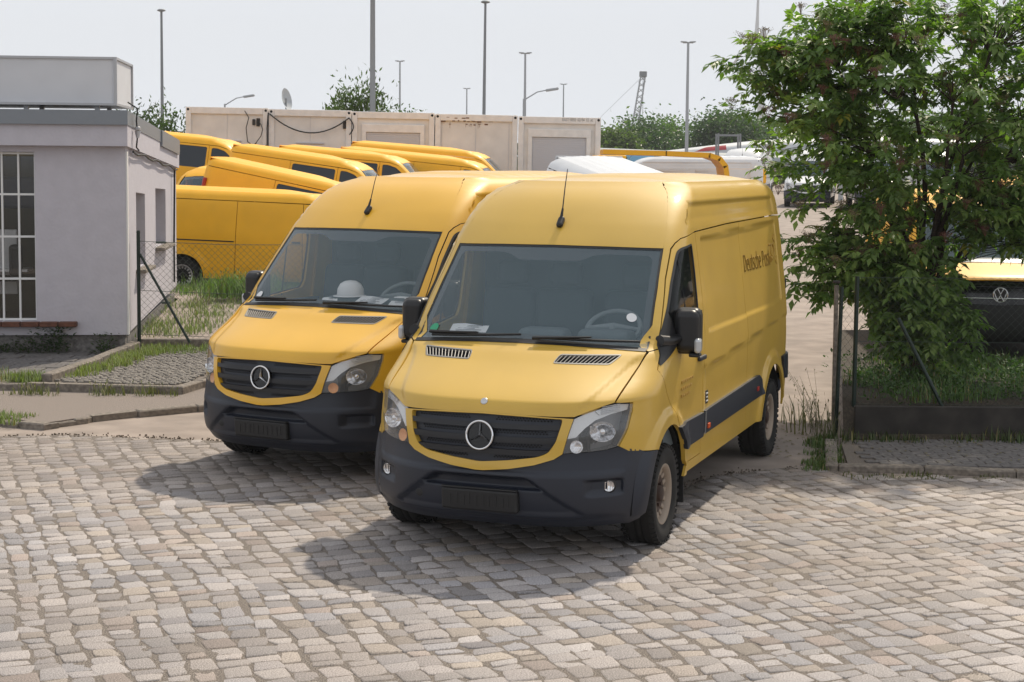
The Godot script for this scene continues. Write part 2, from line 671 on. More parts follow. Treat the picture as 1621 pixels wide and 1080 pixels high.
# a wheel about its own x axis; outer face towards +x
func wheel(r: float, half_w: float, rim_r: float, rim_mat: Material, hub_mat: Material, called := "wheel") -> Node3D:
	var o := Node3D.new()
	o.name = called
	var xf := Transform3D(Basis(Vector3(0, 0, 1), -PI / 2), Vector3.ZERO)
	var tyre := MB.new()
	var w := half_w
	tyre.lathe(P([rim_r - 0.01, w * 0.80, rim_r + 0.012, w * 0.93, rim_r + 0.05, w * 1.03, lerpf(rim_r, r, 0.6), w * 1.06, r - 0.035, w * 1.0, r - 0.012, w * 0.9, r - 0.002, w * 0.72, r, w * 0.6, r, w * 0.28, r - 0.012, w * 0.26, r - 0.012, w * 0.16, r, w * 0.14, r, -w * 0.14, r - 0.012, -w * 0.16, r - 0.012, -w * 0.26, r, -w * 0.28, r, -w * 0.6, r - 0.012, -w * 0.9, lerpf(rim_r, r, 0.6), -w * 1.06, rim_r, -w * 0.85]), xf, 48)
	# tread blocks on the shoulders
	for k in 44:
		var a := TAU * k / 44.0
		for s in [-1.0, 1.0]:
			var rad := Vector3(0, cos(a + s * 0.03), sin(a + s * 0.03))
			var tan := Vector3(0, -rad.z, rad.y)
			tyre.box(rad * (r - 0.014) + Vector3(s * w * 0.86, 0, 0), Vector3(w * 0.34, 0.026, 0.026), Basis(Vector3(1, 0, 0), rad, Vector3(1, 0, 0).cross(rad)) * Basis(Vector3(0, 0, 1), -s * 0.35))
	obj("tyre", tyre, M.rubber, o)
	var rim := MB.new()
	rim.lathe(P([rim_r - 0.004, -w * 0.6, rim_r - 0.03, w * 0.25, rim_r - 0.018, w * 0.72, rim_r + 0.004, w * 0.84, rim_r + 0.004, w * 0.90, rim_r - 0.012, w * 0.88, rim_r - 0.03, w * 0.70, rim_r - 0.036, w * 0.42]), xf, 40)
	var R := rim_r - 0.036
	# sixteen webs with openings between
	for k in 16:
		var a := TAU * k / 16.0
		var rad := Vector3(0, cos(a), sin(a))
		var b := Basis(Vector3(1, 0, 0), rad, Vector3(1, 0, 0).cross(rad))
		rim.rbox(rad * (R * 0.89) + Vector3(w * 0.50, 0, 0), Vector3(0.02, R * 0.27, R * 0.20), 0.008, b * Basis(Vector3(0, 0, 1), -0.25))
	obj("rim", rim, rim_mat, o)
	var hub := MB.new()
	hub.lathe(P([R * 0.80, w * 0.50, R * 0.72, w * 0.56, R * 0.55, w * 0.50, R * 0.45, w * 0.40, R * 0.34, w * 0.42, R * 0.32, w * 0.72, R * 0.26, w * 0.80, 0.0, w * 0.82]), xf, 28)
	for k in 6:
		var a := TAU * k / 6.0 + 0.2
		hub.tube(PackedVector3Array([Vector3(w * 0.38, cos(a) * R * 0.5, sin(a) * R * 0.5), Vector3(w * 0.58, cos(a) * R * 0.5, sin(a) * R * 0.5)]), 0.013, 0.011, 6)
	obj("hub", hub, hub_mat, o)
	var back := MB.new()
	back.lathe(P([rim_r - 0.02, w * 0.05, 0.0, w * 0.0]), xf, 20)
	obj("brake", back, M.hole, o)
	return o


func star(parent: Node3D, at: Vector3, r: float, tilt: float) -> void:
	var mb := MB.new()
	var b := Basis(Vector3.RIGHT, -tilt)
	var ring := PackedVector3Array()
	for k in 41:
		var a := TAU * k / 40.0
		ring.append(at + b * Vector3(cos(a) * r, sin(a) * r, 0.012))
	mb.tube(ring, 0.0075, 0.0075, 8, false)
	for k in 3:
		var a := PI / 2 + TAU * k / 3.0
		var tip := at + b * Vector3(cos(a) * r, sin(a) * r, 0.012)
		for s in [-1.0, 1.0]:
			var sd := at + b * Vector3(cos(a + s * PI / 3) * r * 0.13, sin(a + s * PI / 3) * r * 0.13, 0.004)
			var top := at + b * Vector3(0, 0, 0.026)
			mb.quad(top, sd, tip, tip, b * Vector3(-sin(a) * s, cos(a) * s, 1.0))
	obj("emblem", mb, M.chrome, parent)


func word(called: String, text: String, height: float, width: float, m: Material, parent: Node3D, xf: Transform3D, depth := 0.004, font := "Droid Sans", bend := no_bump) -> MeshInstance3D:
	var f := SystemFont.new()
	f.font_names = PackedStringArray([font])
	var tm := TextMesh.new()
	tm.text = text
	tm.font = f
	tm.font_size = 64
	tm.pixel_size = 0.01
	tm.depth = depth
	tm.material = m
	var s := tm.get_aabb()
	var k := Vector3(width / maxf(s.size.x, 0.01), height / maxf(s.size.y, 0.01), 1.0)
	var arrays := tm.surface_get_arrays(0)
	var v: PackedVector3Array = arrays[Mesh.ARRAY_VERTEX]
	var c := s.get_center()
	for i in v.size():
		v[i] = (v[i] - Vector3(c.x, c.y, 0)) * k
		if bend.is_valid(): v[i] = bend.call(v[i])
	var am := ArrayMesh.new()
	var arr := []
	arr.resize(Mesh.ARRAY_MAX)
	arr[Mesh.ARRAY_VERTEX] = v
	arr[Mesh.ARRAY_NORMAL] = arrays[Mesh.ARRAY_NORMAL]
	arr[Mesh.ARRAY_INDEX] = arrays[Mesh.ARRAY_INDEX]
	am.add_surface_from_arrays(Mesh.PRIMITIVE_TRIANGLES, arr)
	am.surface_set_material(0, m)
	var o := put(called, am, parent)
	o.transform = xf
	return o


func table(a: Array) -> Array:
	var r := []
	for i in range(0, a.size(), 2):
		r.append(Vector2(a[i], a[i + 1]))
	return r


# ------------------------------------------------------------------ the large high panel van
var big: Shape

func big_shape() -> Shape:
	var s := Shape.new()
	s.t.zf = table([.24, .88, .30, .95, .40, 1.0, .60, 1.02, .72, 1.01, .85, 1.0, .97, .965, 1.06, .93, 1.10, .86, 1.15, .745, 1.20, .62, 1.26, .475, 1.32, .345, 1.37, .22, 1.50, .09, 1.70, -.105, 1.90, -.31, 2.03, -.445, 2.10, -.525, 2.19, -.635, 2.30, -.79, 2.38, -.935, 2.44, -1.10, 2.47, -1.25])
	s.t.k = table([.24, .55, .5, .58, .74, .60, 1.03, .58, 1.10, .50, 1.2, .42, 1.32, .30, 1.37, .27, 1.5, .26, 2.03, .26, 2.19, .27, 2.35, .35, 2.47, .5])
	s.t.p = table([.24, 3.3, .5, 3.3, .74, 3.1, 1.03, 3.3, 1.2, 2.8, 1.37, 2.4, 2.03, 2.3, 2.47, 2.4])
	s.t.w = table([.24, .93, .4, .965, .8, .985, 1.1, .99, 1.35, .975, 1.55, .955, 1.8, .925, 2.0, .90, 2.15, .88, 2.3, .85, 2.38, .81, 2.43, .76, 2.47, .68])
	s.t.xe = table([.24, .80, .5, .83, .74, .86, 1.03, .86, 1.2, .84, 1.34, .855, 1.6, .82, 2.0, .775, 2.15, .75, 2.3, .70, 2.4, .64, 2.47, .54])
	s.t.zs = table([.24, .40, .5, .42, .74, .30, 1.03, .15, 1.2, .0, 1.34, -.22, 1.6, -.45, 2.0, -.85, 2.15, -1.02, 2.3, -1.2, 2.4, -1.4, 2.47, -1.6])
	return s


func ss(a: float, b: float, x: float) -> float:
	return smoothstep(a, b, x)


# a box of soft-edged recess: 1 inside, 0 outside
func recess(z: float, y: float, z0: float, z1: float, y0: float, y1: float, e := 0.02) -> float:
	return ss(z0 - e, z0 + e, z) * (1.0 - ss(z1 - e, z1 + e, z)) * ss(y0 - e, y0 + e, y) * (1.0 - ss(y1 - e, y1 + e, y))


func big_side_bump(z: float, y: float) -> float:
	var d := 0.0
	# wheel arch flares
	for c in [0.0, -3.665]:
		var r := Vector2(z - c, y - 0.36).length()
		if r < 0.66 and y > 0.3:
			d += 0.028 * (1.0 - ss(0.53, 0.61, r))
	if z < -1.1:
		# pressed side panels with a ledge below them
		d -= 0.013 * recess(z, y, -4.10, -1.24, 1.345 + (z + 1.2) * -.012, 2.05 + (z + 1.2) * -.014, .014)
		var cy := lerpf(1.09, 1.215, clampf((-1.05 - z) / 3.1, 0, 1))
		d -= 0.010 * (1.0 - ss(cy - 0.012, cy + 0.012, y)) * ss(0.7, 0.9, y)
	elif z < -0.2:
		d -= 0.008 * (1.0 - ss(1.07, 1.095, y - (z + 0.2) * -0.02)) * ss(0.75, 0.95, y) * ss(-0.15, -0.4, z)
	if y > 2.12 and y < 2.36:
		d -= 0.018 * recess(z, y, -4.15, -0.90 - (y - 2.16) * 1.4, 2.172, 2.308, 0.016)
	if z < -4.30:
		d -= 0.11 * pow(clampf((-4.30 - z) / 0.20, 0, 1), 2.2)
	return d


func big_front_bump(x: float, y: float) -> float:
	var d := 0.0
	if y > 0.97 and y < 1.40:
		# raised centre of the bonnet
		var xc := 0.578 + (y - 0.983) * 0.69
		d -= 0.026 * ss(xc - 0.015, xc + 0.045, x) * (1.0 - ss(xc + 0.03, xc + 0.17, x)) * ss(0.99, 1.05, y) * (1.0 - ss(1.26, 1.34, y))
	return d


func bumper_bump(x: float, y: float) -> float:
	var d := 0.0
	d -= 0.022 * ss(0.60, 0.635, y)
	# centre air intake
	var w := 0.30 + (0.585 - y) * 1.4
	d -= 0.055 * (1.0 - ss(w - 0.03, w + 0.03, x)) * ss(0.50, 0.52, y) * (1.0 - ss(0.565, 0.59, y))
	d -= 0.025 * (1.0 - ss(w - 0.02, w + 0.05, x)) * ss(0.33, 0.36, y) * (1.0 - ss(0.565, 0.59, y))
	# fog lamp pocket
	d -= 0.05 * ss(0.655, 0.70, x) * (1.0 - ss(0.845, 0.875, x)) * ss(0.468, 0.49, y) * (1.0 - ss(0.555, 0.575, y))
	d -= 0.02 * (1.0 - ss(0.31, 0.345, y))
	d *= 1.0 - ss(0.83, 0.885, x)
	return d


func make_big(at: Vector3, turn: float, label: String, group: String, pm: Material, sticker: bool) -> Node3D:
	var o := thing("panel_van", label, "van", at, turn, group)
	big = big_shape()
	big.bump_front = big_front_bump
	big.bump_side = big_side_bump
	var F := big.front
	var L := big.left
	var R := big.right
	var gap := 0.0035
	var mb: MB
	# --- bonnet with two air intakes
	var vent := rounded(P([.300, 1.266, .670, 1.263, .722, 1.321, .318, 1.318]), 0.015, 2)
	var hood_half := P([0, .992, .30, .985, .528, .979, .594, .978, .664, 1.009, .746, 1.039, .805, 1.058, .831, 1.202, .862, 1.337, .60, 1.356, .30, 1.368, 0, 1.372])
	mb = MB.new()
	skin(mb, shrink(both(hood_half), gap), F, false, 0.02, 0.03, 0.0, [vent, mirrored(vent)])
	obj("bonnet", mb, pm, o)
	for s in [1, -1]:
		var vp := vent if s > 0 else mirrored(vent)
		mb = MB.new()
		skin(mb, shrink(vp, -0.006), F, false, 0.05, 0.0, -0.022)
		var av := obj("air_vent", mb, M.hole, o)
		mb = MB.new()
		skin(mb, vp, F, false, 0.05, 0.02, 0.003, [shrink(vp, 0.006)])
		for k in 14:
			var q := (k + 0.6) / 14.0
			var a := Vector2(lerpf(.300, .670, q), 1.270)
			var b := Vector2(lerpf(.322, .722, q), 1.315)
			a.x *= s
			b.x *= s
			var m1 := F.call(a) as Vector3
			var m2 := F.call(b) as Vector3
			mb.tube(PackedVector3Array([m1 + Vector3(0, -0.003, 0), m2 + Vector3(0, -0.003, 0)]), 0.0042, 0.0042, 4, false)
		obj("grating", mb, M.grating, av)
	# --- wings
	var arch_f := arc(0, .36, .465, 0.83, PI - 0.86, 14)
	var wing := PackedVector2Array()
	var he := P([.862, 1.337, .831, 1.202, .805, 1.058])
	for i in 2:
		for k in 8:
			var q := he[i].lerp(he[i + 1], k / 8.0)
			wing.append(Vector2(big.front_z(q.x, q.y), q.y))
	wing.append_array(P([.655, 1.056, .62, 1.052, .545, 1.050, .551, .999, .602, .881, .664, .776, .60, .737, .47, .722]))
	wing.append(Vector2(.33, .712))
	wing.append_array(arch_f)
	wing.append_array(P([-.12, .90, .06, 1.06, .160, 1.223, .006, 1.351]))
	# --- front doors
	var win := P([.125, 1.243, -.03, 1.395, -.249, 1.603, -.403, 1.766, -.588, 1.943, -.64, 1.985, -.70, 2.003, -.951, 2.025, -.962, 1.82, -.945, 1.50, -.90, 1.425, -.30, 1.365, -.20, 1.33])
	var door := P([.163, 1.221, .007, 1.351, -.159, 1.536, -.392, 1.797, -.60, 2.001, -.665, 2.04, -.745, 2.07, -1.05, 2.105, -1.085, 2.10, -1.106, 1.711, -1.097, 1.366, -1.022, 1.05, -1.018, .46, -.50, .46, -.455, .50])
	door.append_array(arc(0, .36, .468, PI - 0.31, PI - 0.86, 6))
	door.append_array(P([-.125, .895, .055, 1.055]))
	# --- side panels behind the doors
	var arch_r := arc(-3.665, .36, .465, 0.05, PI - 0.05, 22)
	var flank := P([-1.085, 2.105, -1.106, 1.711, -1.097, 1.366, -1.022, 1.05, -1.018, .46, -.49, .46, -.455, .385, -3.19, .385])
	flank.append_array(arch_r)
	flank.append_array(P([-4.14, .45, -4.30, .50, -4.50, .62, -4.50, 2.14, -4.1, 2.147, -2.15, 2.13]))
	var seam := -2.60
	var cut_a := Geometry2D.intersect_polygons(flank, P([0, 0, seam, 0, seam, 3, 0, 3]))[0] as PackedVector2Array
	var cut_b := Geometry2D.intersect_polygons(flank, P([seam, 0, -6, 0, -6, 3, seam, 3]))[0] as PackedVector2Array
	# --- roof edge, pillar
	var edge := P([.093, 1.338, .084, 1.352])
	var ys := [1.5, 1.65, 1.8, 1.92, 2.005]
	for k in 15: ys.append(2.005 + .031 * (k + 1))
	var wx := func(y: float) -> float:
		return lerpf(.863, .786, (y - 1.345) / .66) if y < 2.005 else big.split(y)
	for y: float in ys:
		edge.append(Vector2(big.front_z(wx.call(y), y), y))
	edge.append_array(P([-4.42, 2.47, -4.50, 2.40, -4.50, 2.147, -4.1, 2.154, -2.15, 2.137, -1.085, 2.112, -1.05, 2.107, -.745, 2.073, -.664, 2.043, -.599, 2.004, -.391, 1.799, -.158, 1.538, .007, 1.353]))
	for s in [1, -1]:
		var S := L if s > 0 else R
		var fl: bool = s > 0
		mb = MB.new()
		skin(mb, shrink(wing, gap), S, fl, 0.03, 0.03)
		obj("wing", mb, pm, o)
		mb = MB.new()
		skin(mb, shrink(door, gap), S, fl, 0.05, 0.03, 0.0, [rounded(win, 0.03, 3)])
		var dr := obj("front_door", mb, pm, o)
		mb = MB.new()
		var glass_poly := Geometry2D.intersect_polygons(shrink(rounded(win, 0.03, 3), -0.006), P([-.27, 0, -3, 0, -3, 3, -.27, 3]))[0] as PackedVector2Array
		skin(mb, glass_poly, S, fl, 0.08, 0.0, -0.010)
		obj("window", mb, M.pane, dr)
		mb = MB.new()
		var tri_poly := Geometry2D.intersect_polygons(shrink(rounded(win, 0.03, 3), 0.002), P([-.30, 0, 3, 0, 3, 3, -.30, 3]))[0] as PackedVector2Array
		var cutm := Geometry2D.clip_polygons(tri_poly, P([-.235, 1.46, -.31, 1.46, -.31, 1.8, -.235, 1.8]))
		skin(mb, cutm[0], S, fl, 0.05, 0.012, 0.004)
		# window rubber
		skin(mb, shrink(rounded(win, 0.03, 3), -0.003), S, fl, 0.05, 0.01, 0.0025, [shrink(rounded(win, 0.03, 3), 0.013)])
		mb.tube(PackedVector3Array([S.call(Vector2(-.62, 1.37)) , S.call(Vector2(-.60, 1.93))]), 0.008, 0.008, 4)
		obj("window_trim", mb, M.black, dr)
		mb = MB.new()
		var hp := S.call(Vector2(-.90, 1.19)) as Vector3
		mb.rbox(hp + Vector3(s * 0.018, 0, 0), Vector3(0.03, 0.035, 0.19), 0.012)
		obj("handle", mb, M.plastic, dr)
		for cp: PackedVector2Array in [cut_a, cut_b]:
			mb = MB.new()
			skin(mb, shrink(cp, gap * 0.7), S, fl, 0.028 if s > 0 and sticker else 0.08, 0.02)
			obj("side_panel", mb, pm, o)
		# rubbing strips
		var strips := [P([-.20, .785, -1.0, .775, -1.0, .592, -.405, .592, -.37, .66]), P([-1.055, .778, -3.02, .808, -3.13, .76, -3.19, .62, -1.055, .606]), P([-4.145, .64, -4.125, .79, -4.10, .85, -4.485, .865, -4.485, .62])]
		for k in 3:
			mb = MB.new()
			skin(mb, rounded(strips[k], 0.02, 2), S, fl, 0.08, 0.03, 0.024)
			var st := obj("rubbing_strip", mb, M.plastic, o)
			if k == 1:
				for q in [[-1.13, .655, M.orange], [-2.93, .70, M.red]]:
					mb = MB.new()
					mb.rbox((S.call(Vector2(q[0], q[1])) as Vector3) + Vector3(s * 0.028, 0, 0), Vector3(0.018, 0.04, 0.06), 0.008)
					obj("side_marker", mb, q[2], st)
		mb = MB.new()
		skin(mb, P([-1.052, .605, -1.052, .775, -1.005, .775, -1.005, .605]), S, fl, 0.06, 0.0, 0.027)
		obj("strip_joint", mb, M.lampgrey, o)
		# mud flap
		mb = MB.new()
		mb.rbox(Vector3(s * .86, .40, -.50), Vector3(.24, .42, .012), 0.005)
		obj("mud_flap", mb, M.black, o)
		# mirror
		var mr := MB.new()
		var base := Vector3(s * 1.035, 1.445, -.34)
		var bs := Basis(Vector3.UP, s * 0.10)
		mr.rbox(base, Vector3(.195, .325, .15), 0.05, bs)
		mr.rbox(base + bs * Vector3(0, .004, .045), Vector3(.175, .30, .12), 0.055, bs)
		mr.tube(PackedVector3Array([Vector3(s * .915, 1.40, -.02), Vector3(s * .95, 1.39, -.12), Vector3(s * 1.0, 1.40, -.28)]), 0.04, 0.034, 8)
		var mi := obj("wing_mirror", mr, M.mirror_black, o)
		mr = MB.new()
		mr.quad(base + bs * Vector3(-.085, -.14, -.078), base + bs * Vector3(.085, -.14, -.078), base + bs * Vector3(.085, .14, -.078), base + bs * Vector3(-.085, .14, -.078), bs * Vector3(0, 0, -1))
		obj("mirror_glass", mr, M.chrome, mi)
		mr = MB.new()
		mr.rbox(base + bs * Vector3(s * .080, -.095, .065), Vector3(.05, .105, .10), 0.026, bs)
		obj("turn_signal", mr, M.lampwhite, mi)
		mr = MB.new()
		mr.rbox(base + bs * Vector3(s * .055, -.165, .03), Vector3(.08, .028, .10), 0.012, bs)
		obj("mirror_foot", mr, M.black, mi)
		# wheels
		for z in [0.0, -3.665]:
			var w := wheel(.347, .113, .205, M.steel_rim, M.rust_hub)
			w.position = Vector3(s * .865, .347, z)
			if s < 0: w.rotation.y = PI
			w.name = "wheel" if not o.has_node("wheel") else "wheel_%03d" % (int(s < 0) * 2 + int(z < -1))
			o.add_child(w, true)
			mb = MB.new()
			var xf := Transform3D(Basis(Vector3(0, 0, 1), -PI / 2), Vector3(s * .76, .36, z))
			mb.lathe(P([.47, -.20, .47, .20]), xf, 20, PI / 2, PI * 1.5)
			mb.lathe(P([.47, .20 if s < 0 else -.20, .02, .20 if s < 0 else -.20]), xf, 20, PI / 2, PI * 1.5)
			obj("wheel_housing", mb, M.hole, o)
	# --- roof: header, edges and top in one pressing
	mb = MB.new()
	for s in [1, -1]:
		skin(mb, edge, L if s > 0 else R, s > 0, 0.032 if s > 0 else 0.06, 0.0)
	var head := P([0, 2.018, .40, 2.014, .786, 2.005])
	for k in 15: head.append(Vector2(big.split(2.005 + .031 * (k + 1)), 2.005 + .031 * (k + 1)))
	head.append(Vector2(0, 2.47))
	skin(mb, both(head), F, false, 0.05, 0.0)
	var rows := []
	for i in 61:
		var u := float(i) / 60.0
		u = u * u * 0.3 + u * 0.7
		var row := []
		for j in 33:
			var f := -1.0 + j / 16.0
			f = f if absf(f) < 0.999 else signf(f)
			var x := f * .68
			var z0 := big.front_z(x, 2.47)
			var z := lerpf(z0, -4.42, u)
			var y := 2.47 + 0.05 * (1.0 - pow(absf(f), 2.4)) * ss(0.0, 0.9, z0 - z) * (1.0 - ss(-4.0, -4.42, z))
			y += 0.010 * sin(z * 22.0) * ss(0.25, 0.6, z0 - z) * (1.0 - ss(0.75, 0.95, absf(f)))
			row.append(Vector3(x, y, z))
		rows.append(row)
	grid(mb, rows, Vector3.UP)
	obj("roof", mb, pm, o)
	mb = MB.new()
	mb.quad(Vector3(-.86, .5, -4.49), Vector3(.86, .5, -4.49), Vector3(.70, 2.46, -4.44), Vector3(-.70, 2.46, -4.44), Vector3(0, 0, -1))
	obj("rear_doors", mb, pm, o)
	mb = MB.new()
	mb.rbox(Vector3(0, .55, -4.50), Vector3(1.8, .2, .16), 0.05)
	obj("rear_bumper", mb, M.plastic, o)
	for s in [1, -1]:
		mb = MB.new()
		mb.rbox(Vector3(s * .915, 1.50, -4.45), Vector3(.06, .10, .04), 0.012)
		obj("rear_hinge", mb, M.black, o)
	# --- windscreen
	var ws := both(P([0, 1.378, .30, 1.374, .60, 1.362, .858, 1.345, .782, 2.000, .40, 2.009, 0, 2.013]))
	var inner := both(P([0, 1.43, .50, 1.42, .74, 1.40, .795, 1.41, .735, 1.935, .70, 1.958, .40, 1.965, .32, 1.955, .255, 1.925, .22, 1.915, 0, 1.915]))
	mb = MB.new()
	skin(mb, shrink(ws, 0.002), F, false, 0.06, 0.0, -0.004)
	var wsn := obj("windscreen", mb, M.screen, o)
	mb = MB.new()
	skin(mb, shrink(ws, 0.002), F, false, 0.06, 0.0, -0.007, [rounded(inner, 0.05, 3)])
	obj("dark_border", mb, M.frit, wsn)
	mb = MB.new()
	skin(mb, shrink(ws, -0.003), F, false, 0.06, 0.01, -0.002, [shrink(ws, 0.010)])
	obj("rubber_seal", mb, M.black, wsn)
	mb = MB.new()
	skin(mb, both(P([0, 1.366, .30, 1.362, .60, 1.350, .85, 1.335, .855, 1.352, .60, 1.372, .30, 1.388, 0, 1.392])), F, false, 0.06, 0.0, 0.004)
	obj("cowl", mb, M.black, o)
	for q in [[.10, .80, 1.398, 1.385], [-.72, -.02, 1.375, 1.412]]:
		mb = MB.new()
		var line := PackedVector3Array()
		for k in 9:
			var x := lerpf(q[0], q[1], k / 8.0)
			line.append((F.call(Vector2(x, lerpf(q[2], q[3], k / 8.0))) as Vector3) + Vector3(0, .012, .016))
		mb.tube(line, 0.011, 0.008, 5)
		var arm := PackedVector3Array()
		for k in 7:
			var x := lerpf(q[0] - 0.02, lerpf(q[0], q[1], 0.55), k / 6.0)
			arm.append((F.call(Vector2(x, lerpf(1.384, 1.40, k / 6.0))) as Vector3) + Vector3(0, .024, .03))
		mb.tube(arm, 0.013, 0.007, 5)
		obj("wiper", mb, M.black, o)
	# aerial
	mb = MB.new()
	var ab := (F.call(Vector2(0, 2.165)) as Vector3)
	mb.rbox(ab + Vector3(0, .012, .012), Vector3(.05, .10, .045), 0.02, Basis(Vector3.RIGHT, -0.85))
	mb.tube(PackedVector3Array([ab + Vector3(0, .04, 0), ab + Vector3(0, .11, -.035)]), 0.013, 0.008, 6)
	mb.tube(PackedVector3Array([ab + Vector3(0, .10, -.03), ab + Vector3(-.01, .27, -.115), ab + Vector3(-.02, .40, -.20)]), 0.005, 0.003, 4)
	obj("aerial", mb, M.black, o)
	# --- grille
	big.bump_front = no_bump
	var g_in := P([0, .985, .30, .979, .527, .968, .524, .937, .498, .826, .455, .754, .385, .725, .20, .698, 0, .678])
	var g_out := P([0, .995, .30, .988, .528, .974, .590, .969, .536, .747, .486, .713, .368, .675, .20, .643, .03, .624, 0, .624])
	mb = MB.new()
	skin(mb, both(g_out), F, false, 0.05, 0.04, 0.0, [rounded(both(g_in), 0.03, 3)])
	obj("grille_frame", mb, pm, o)
	mb = MB.new()
	skin(mb, shrink(both(g_in), -0.012), F, false, 0.06, 0.0, -0.035)
	var gr := obj("grille", mb, M.plastic, o)
	for q in [[.895, .934], [.808, .852], [.728, .770]]:
		mb = MB.new()
		var bar := Geometry2D.intersect_polygons(both(g_in), P([-1, q[0], 1, q[0], 1, q[1], -1, q[1]]))[0] as PackedVector2Array
		skin(mb, shrink(bar, 0.003), F, false, 0.05, 0.035, -0.004)
		obj("bar", mb, M.grille, gr)
	mb = MB.new()
	for band in [[.943, .968], [.862, .888], [.780, .802], [.705, .722]]:
		for row in 2:
			var y: float = lerpf(band[0], band[1], 0.25 + row * 0.5)
			for k in 46:
				var x := -.48 + (k + 0.5 * row) * 0.0212
				if absf(x) < .47 - (.95 - y) * .45 and absf(x) > 0.09:
					var c := (F.call(Vector2(x, y)) as Vector3)
					mb.disc(c + Vector3(0, 0, -.0335), Vector3(0, 0.1, 1).normalized(), 0.0062, 6)
	obj("mesh_opening", mb, M.hole, gr).set_meta("kind", "stuff")
	star(o, Vector3(0, .849, 1.000), .091, 0.10)
	mb = MB.new()
	mb.lathe(P([.088, .0, .088, -.03]), Transform3D(Basis(Vector3.RIGHT, PI / 2 - .1), Vector3(0, .849, .998)), 24)
	mb.disc(Vector3(0, .849, .998), Vector3(0, 0.1, 1).normalized(), .088, 24)
	obj("emblem_backing", mb, M.gloss_black, o)
	if sticker:
		mb = MB.new()
		mb.lathe(P([.0, .008, .018, .007, .024, .0]), Transform3D(Basis(Vector3.RIGHT, 1.0), Vector3(0, 1.061, .933)), 16)
		obj("badge", mb, M.satin, o)
	# --- headlamps
	var lamp := P([.594, .972, .664, 1.004, .746, 1.034, .84, 1.050, .896, 1.045, .893, .999, .876, .881, .836, .776, .774, .760, .659, .752, .537, .748])
	for s in [1, -1]:
		var lp := lamp if s > 0 else mirrored(lamp)
		mb = MB.new()
		skin(mb, shrink(lp, 0.001), F, false, 0.05, 0.0, -0.095)
		var hl := obj("headlamp", mb, M.lampdark, o)
		mb = MB.new()
		skin(mb, shrink(lp, 0.003), F, false, 0.05, 0.09, -0.001)
		obj("lens", mb, M.lens, hl)
		# silver upper band
		mb = MB.new()
		var upper := P([.597, .968, .664, 1.000, .746, 1.030, .84, 1.046, .890, 1.041, .885, 1.005, .80, .985, .72, .955, .665, .905, .62, .85, .568, .84])
		skin(mb, upper if s > 0 else mirrored(upper), F, false, 0.04, 0.01, -0.035)
		obj("silver_band", mb, M.silver_band, hl)
		mb = MB.new()
		var sig := P([.74, .985, .83, 1.012, .83, 1.044, .746, 1.026, .715, 1.012])
		skin(mb, sig if s > 0 else mirrored(sig), F, false, 0.04, 0.01, -0.024)
		for k in 5:
			var y := .99 + k * .011
			mb.tube(PackedVector3Array([(F.call(Vector2(s * .735, y)) as Vector3) + Vector3(0, 0, -.020), (F.call(Vector2(s * .828, y + .014)) as Vector3) + Vector3(0, 0, -.018)]), 0.003, 0.003, 4)
		obj("turn_signal", mb, M.lampwhite, hl)
		var c := F.call(Vector2(s * .755, .878)) as Vector3
		var nn := Vector3(s * .42, .10, .9).normalized()
		var bz := Basis(nn.cross(Vector3.UP).normalized(), nn, nn.cross(nn.cross(Vector3.UP).normalized()).normalized() * 1.0)
		mb = MB.new()
		mb.lathe(P([.0, -.075, .03, -.07, .058, -.045, .072, -.016, .076, -.013]), Transform3D(bz * Basis.from_scale(Vector3(1.12, 1, .86)), c - nn * .016), 24)
		mb.lathe(P([.0, -.05, .03, -.045, .052, -.022, .058, -.012]), Transform3D(bz, c - nn * .018 + Vector3(-s * .068, -.022, .02)), 18)
		mb.lathe(P([.0, -.02, .017, -.024, .022, -.04, .02, -.06]), Transform3D(bz, c - nn * .004), 12)
		for k in 9:
			var fa := TAU * k / 9.0
			mb.tube(PackedVector3Array([c - nn * .02 + bz * Vector3(cos(fa) * .070, 0, sin(fa) * .055), c - nn * .062 + bz * Vector3(cos(fa) * .035, 0, sin(fa) * .028)]), .003, .002, 3, false)
		obj("reflector", mb, M.chrome, hl)
		c = F.call(Vector2(s * .617, .790)) as Vector3
		mb = MB.new()
		mb.lathe(P([.0, -.035, .03, -.022, .038, -.006, .042, -.004]), Transform3D(bz, c - nn * .012), 16)
		obj("side_light", mb, M.amber if s < 0 or not sticker else M.chrome, hl)
		# fog lamp
		big.bump_front = bumper_bump
		if sticker:
			c = F.call(Vector2(s * .783, .523)) as Vector3
			var nf := Vector3(s * .35, .0, .94).normalized()
			var bf := Basis(nf.cross(Vector3.UP).normalized(), nf, nf.cross(nf.cross(Vector3.UP).normalized()).normalized())
			mb = MB.new()
			mb.lathe(P([.036, .014, .045, .016, .05, .0]), Transform3D(bf, c), 20)
			var fg := obj("fog_lamp", mb, M.black, o)
			mb = MB.new()
			mb.lathe(P([.0, .002, .02, .004, .037, .014]), Transform3D(bf, c), 18)
			for k in 4:
				mb.box(c + nf * .014 + bf * Vector3((k - 1.5) * .016, 0, 0), Vector3(.004, .006, .05), bf)
			obj("reflector", mb, M.chrome, fg)
		big.bump_front = no_bump
	# --- bumper
	big.bump_front = bumper_bump
	var bs0 := func(y: float) -> float: return big.split(y, 0.6)
	mb = MB.new()
	var bf2 := P([0, .620, .20, .640, .368, .671, .484, .709, .536, .744, .659, .748, .774, .757, .834, .772])
	for k in 24:
		var y := lerpf(.738, .30, k / 23.0)
		bf2.append(Vector2(bs0.call(y), y))
	bf2.append(Vector2(0, .30))
	skin(mb, both(bf2), F, false, 0.019, 0.0)
	# lower lip
	var lip_half := P([0, .302])
	for y: float in [.302, .27, .25]:
		lip_half.append(Vector2(bs0.call(y), y))
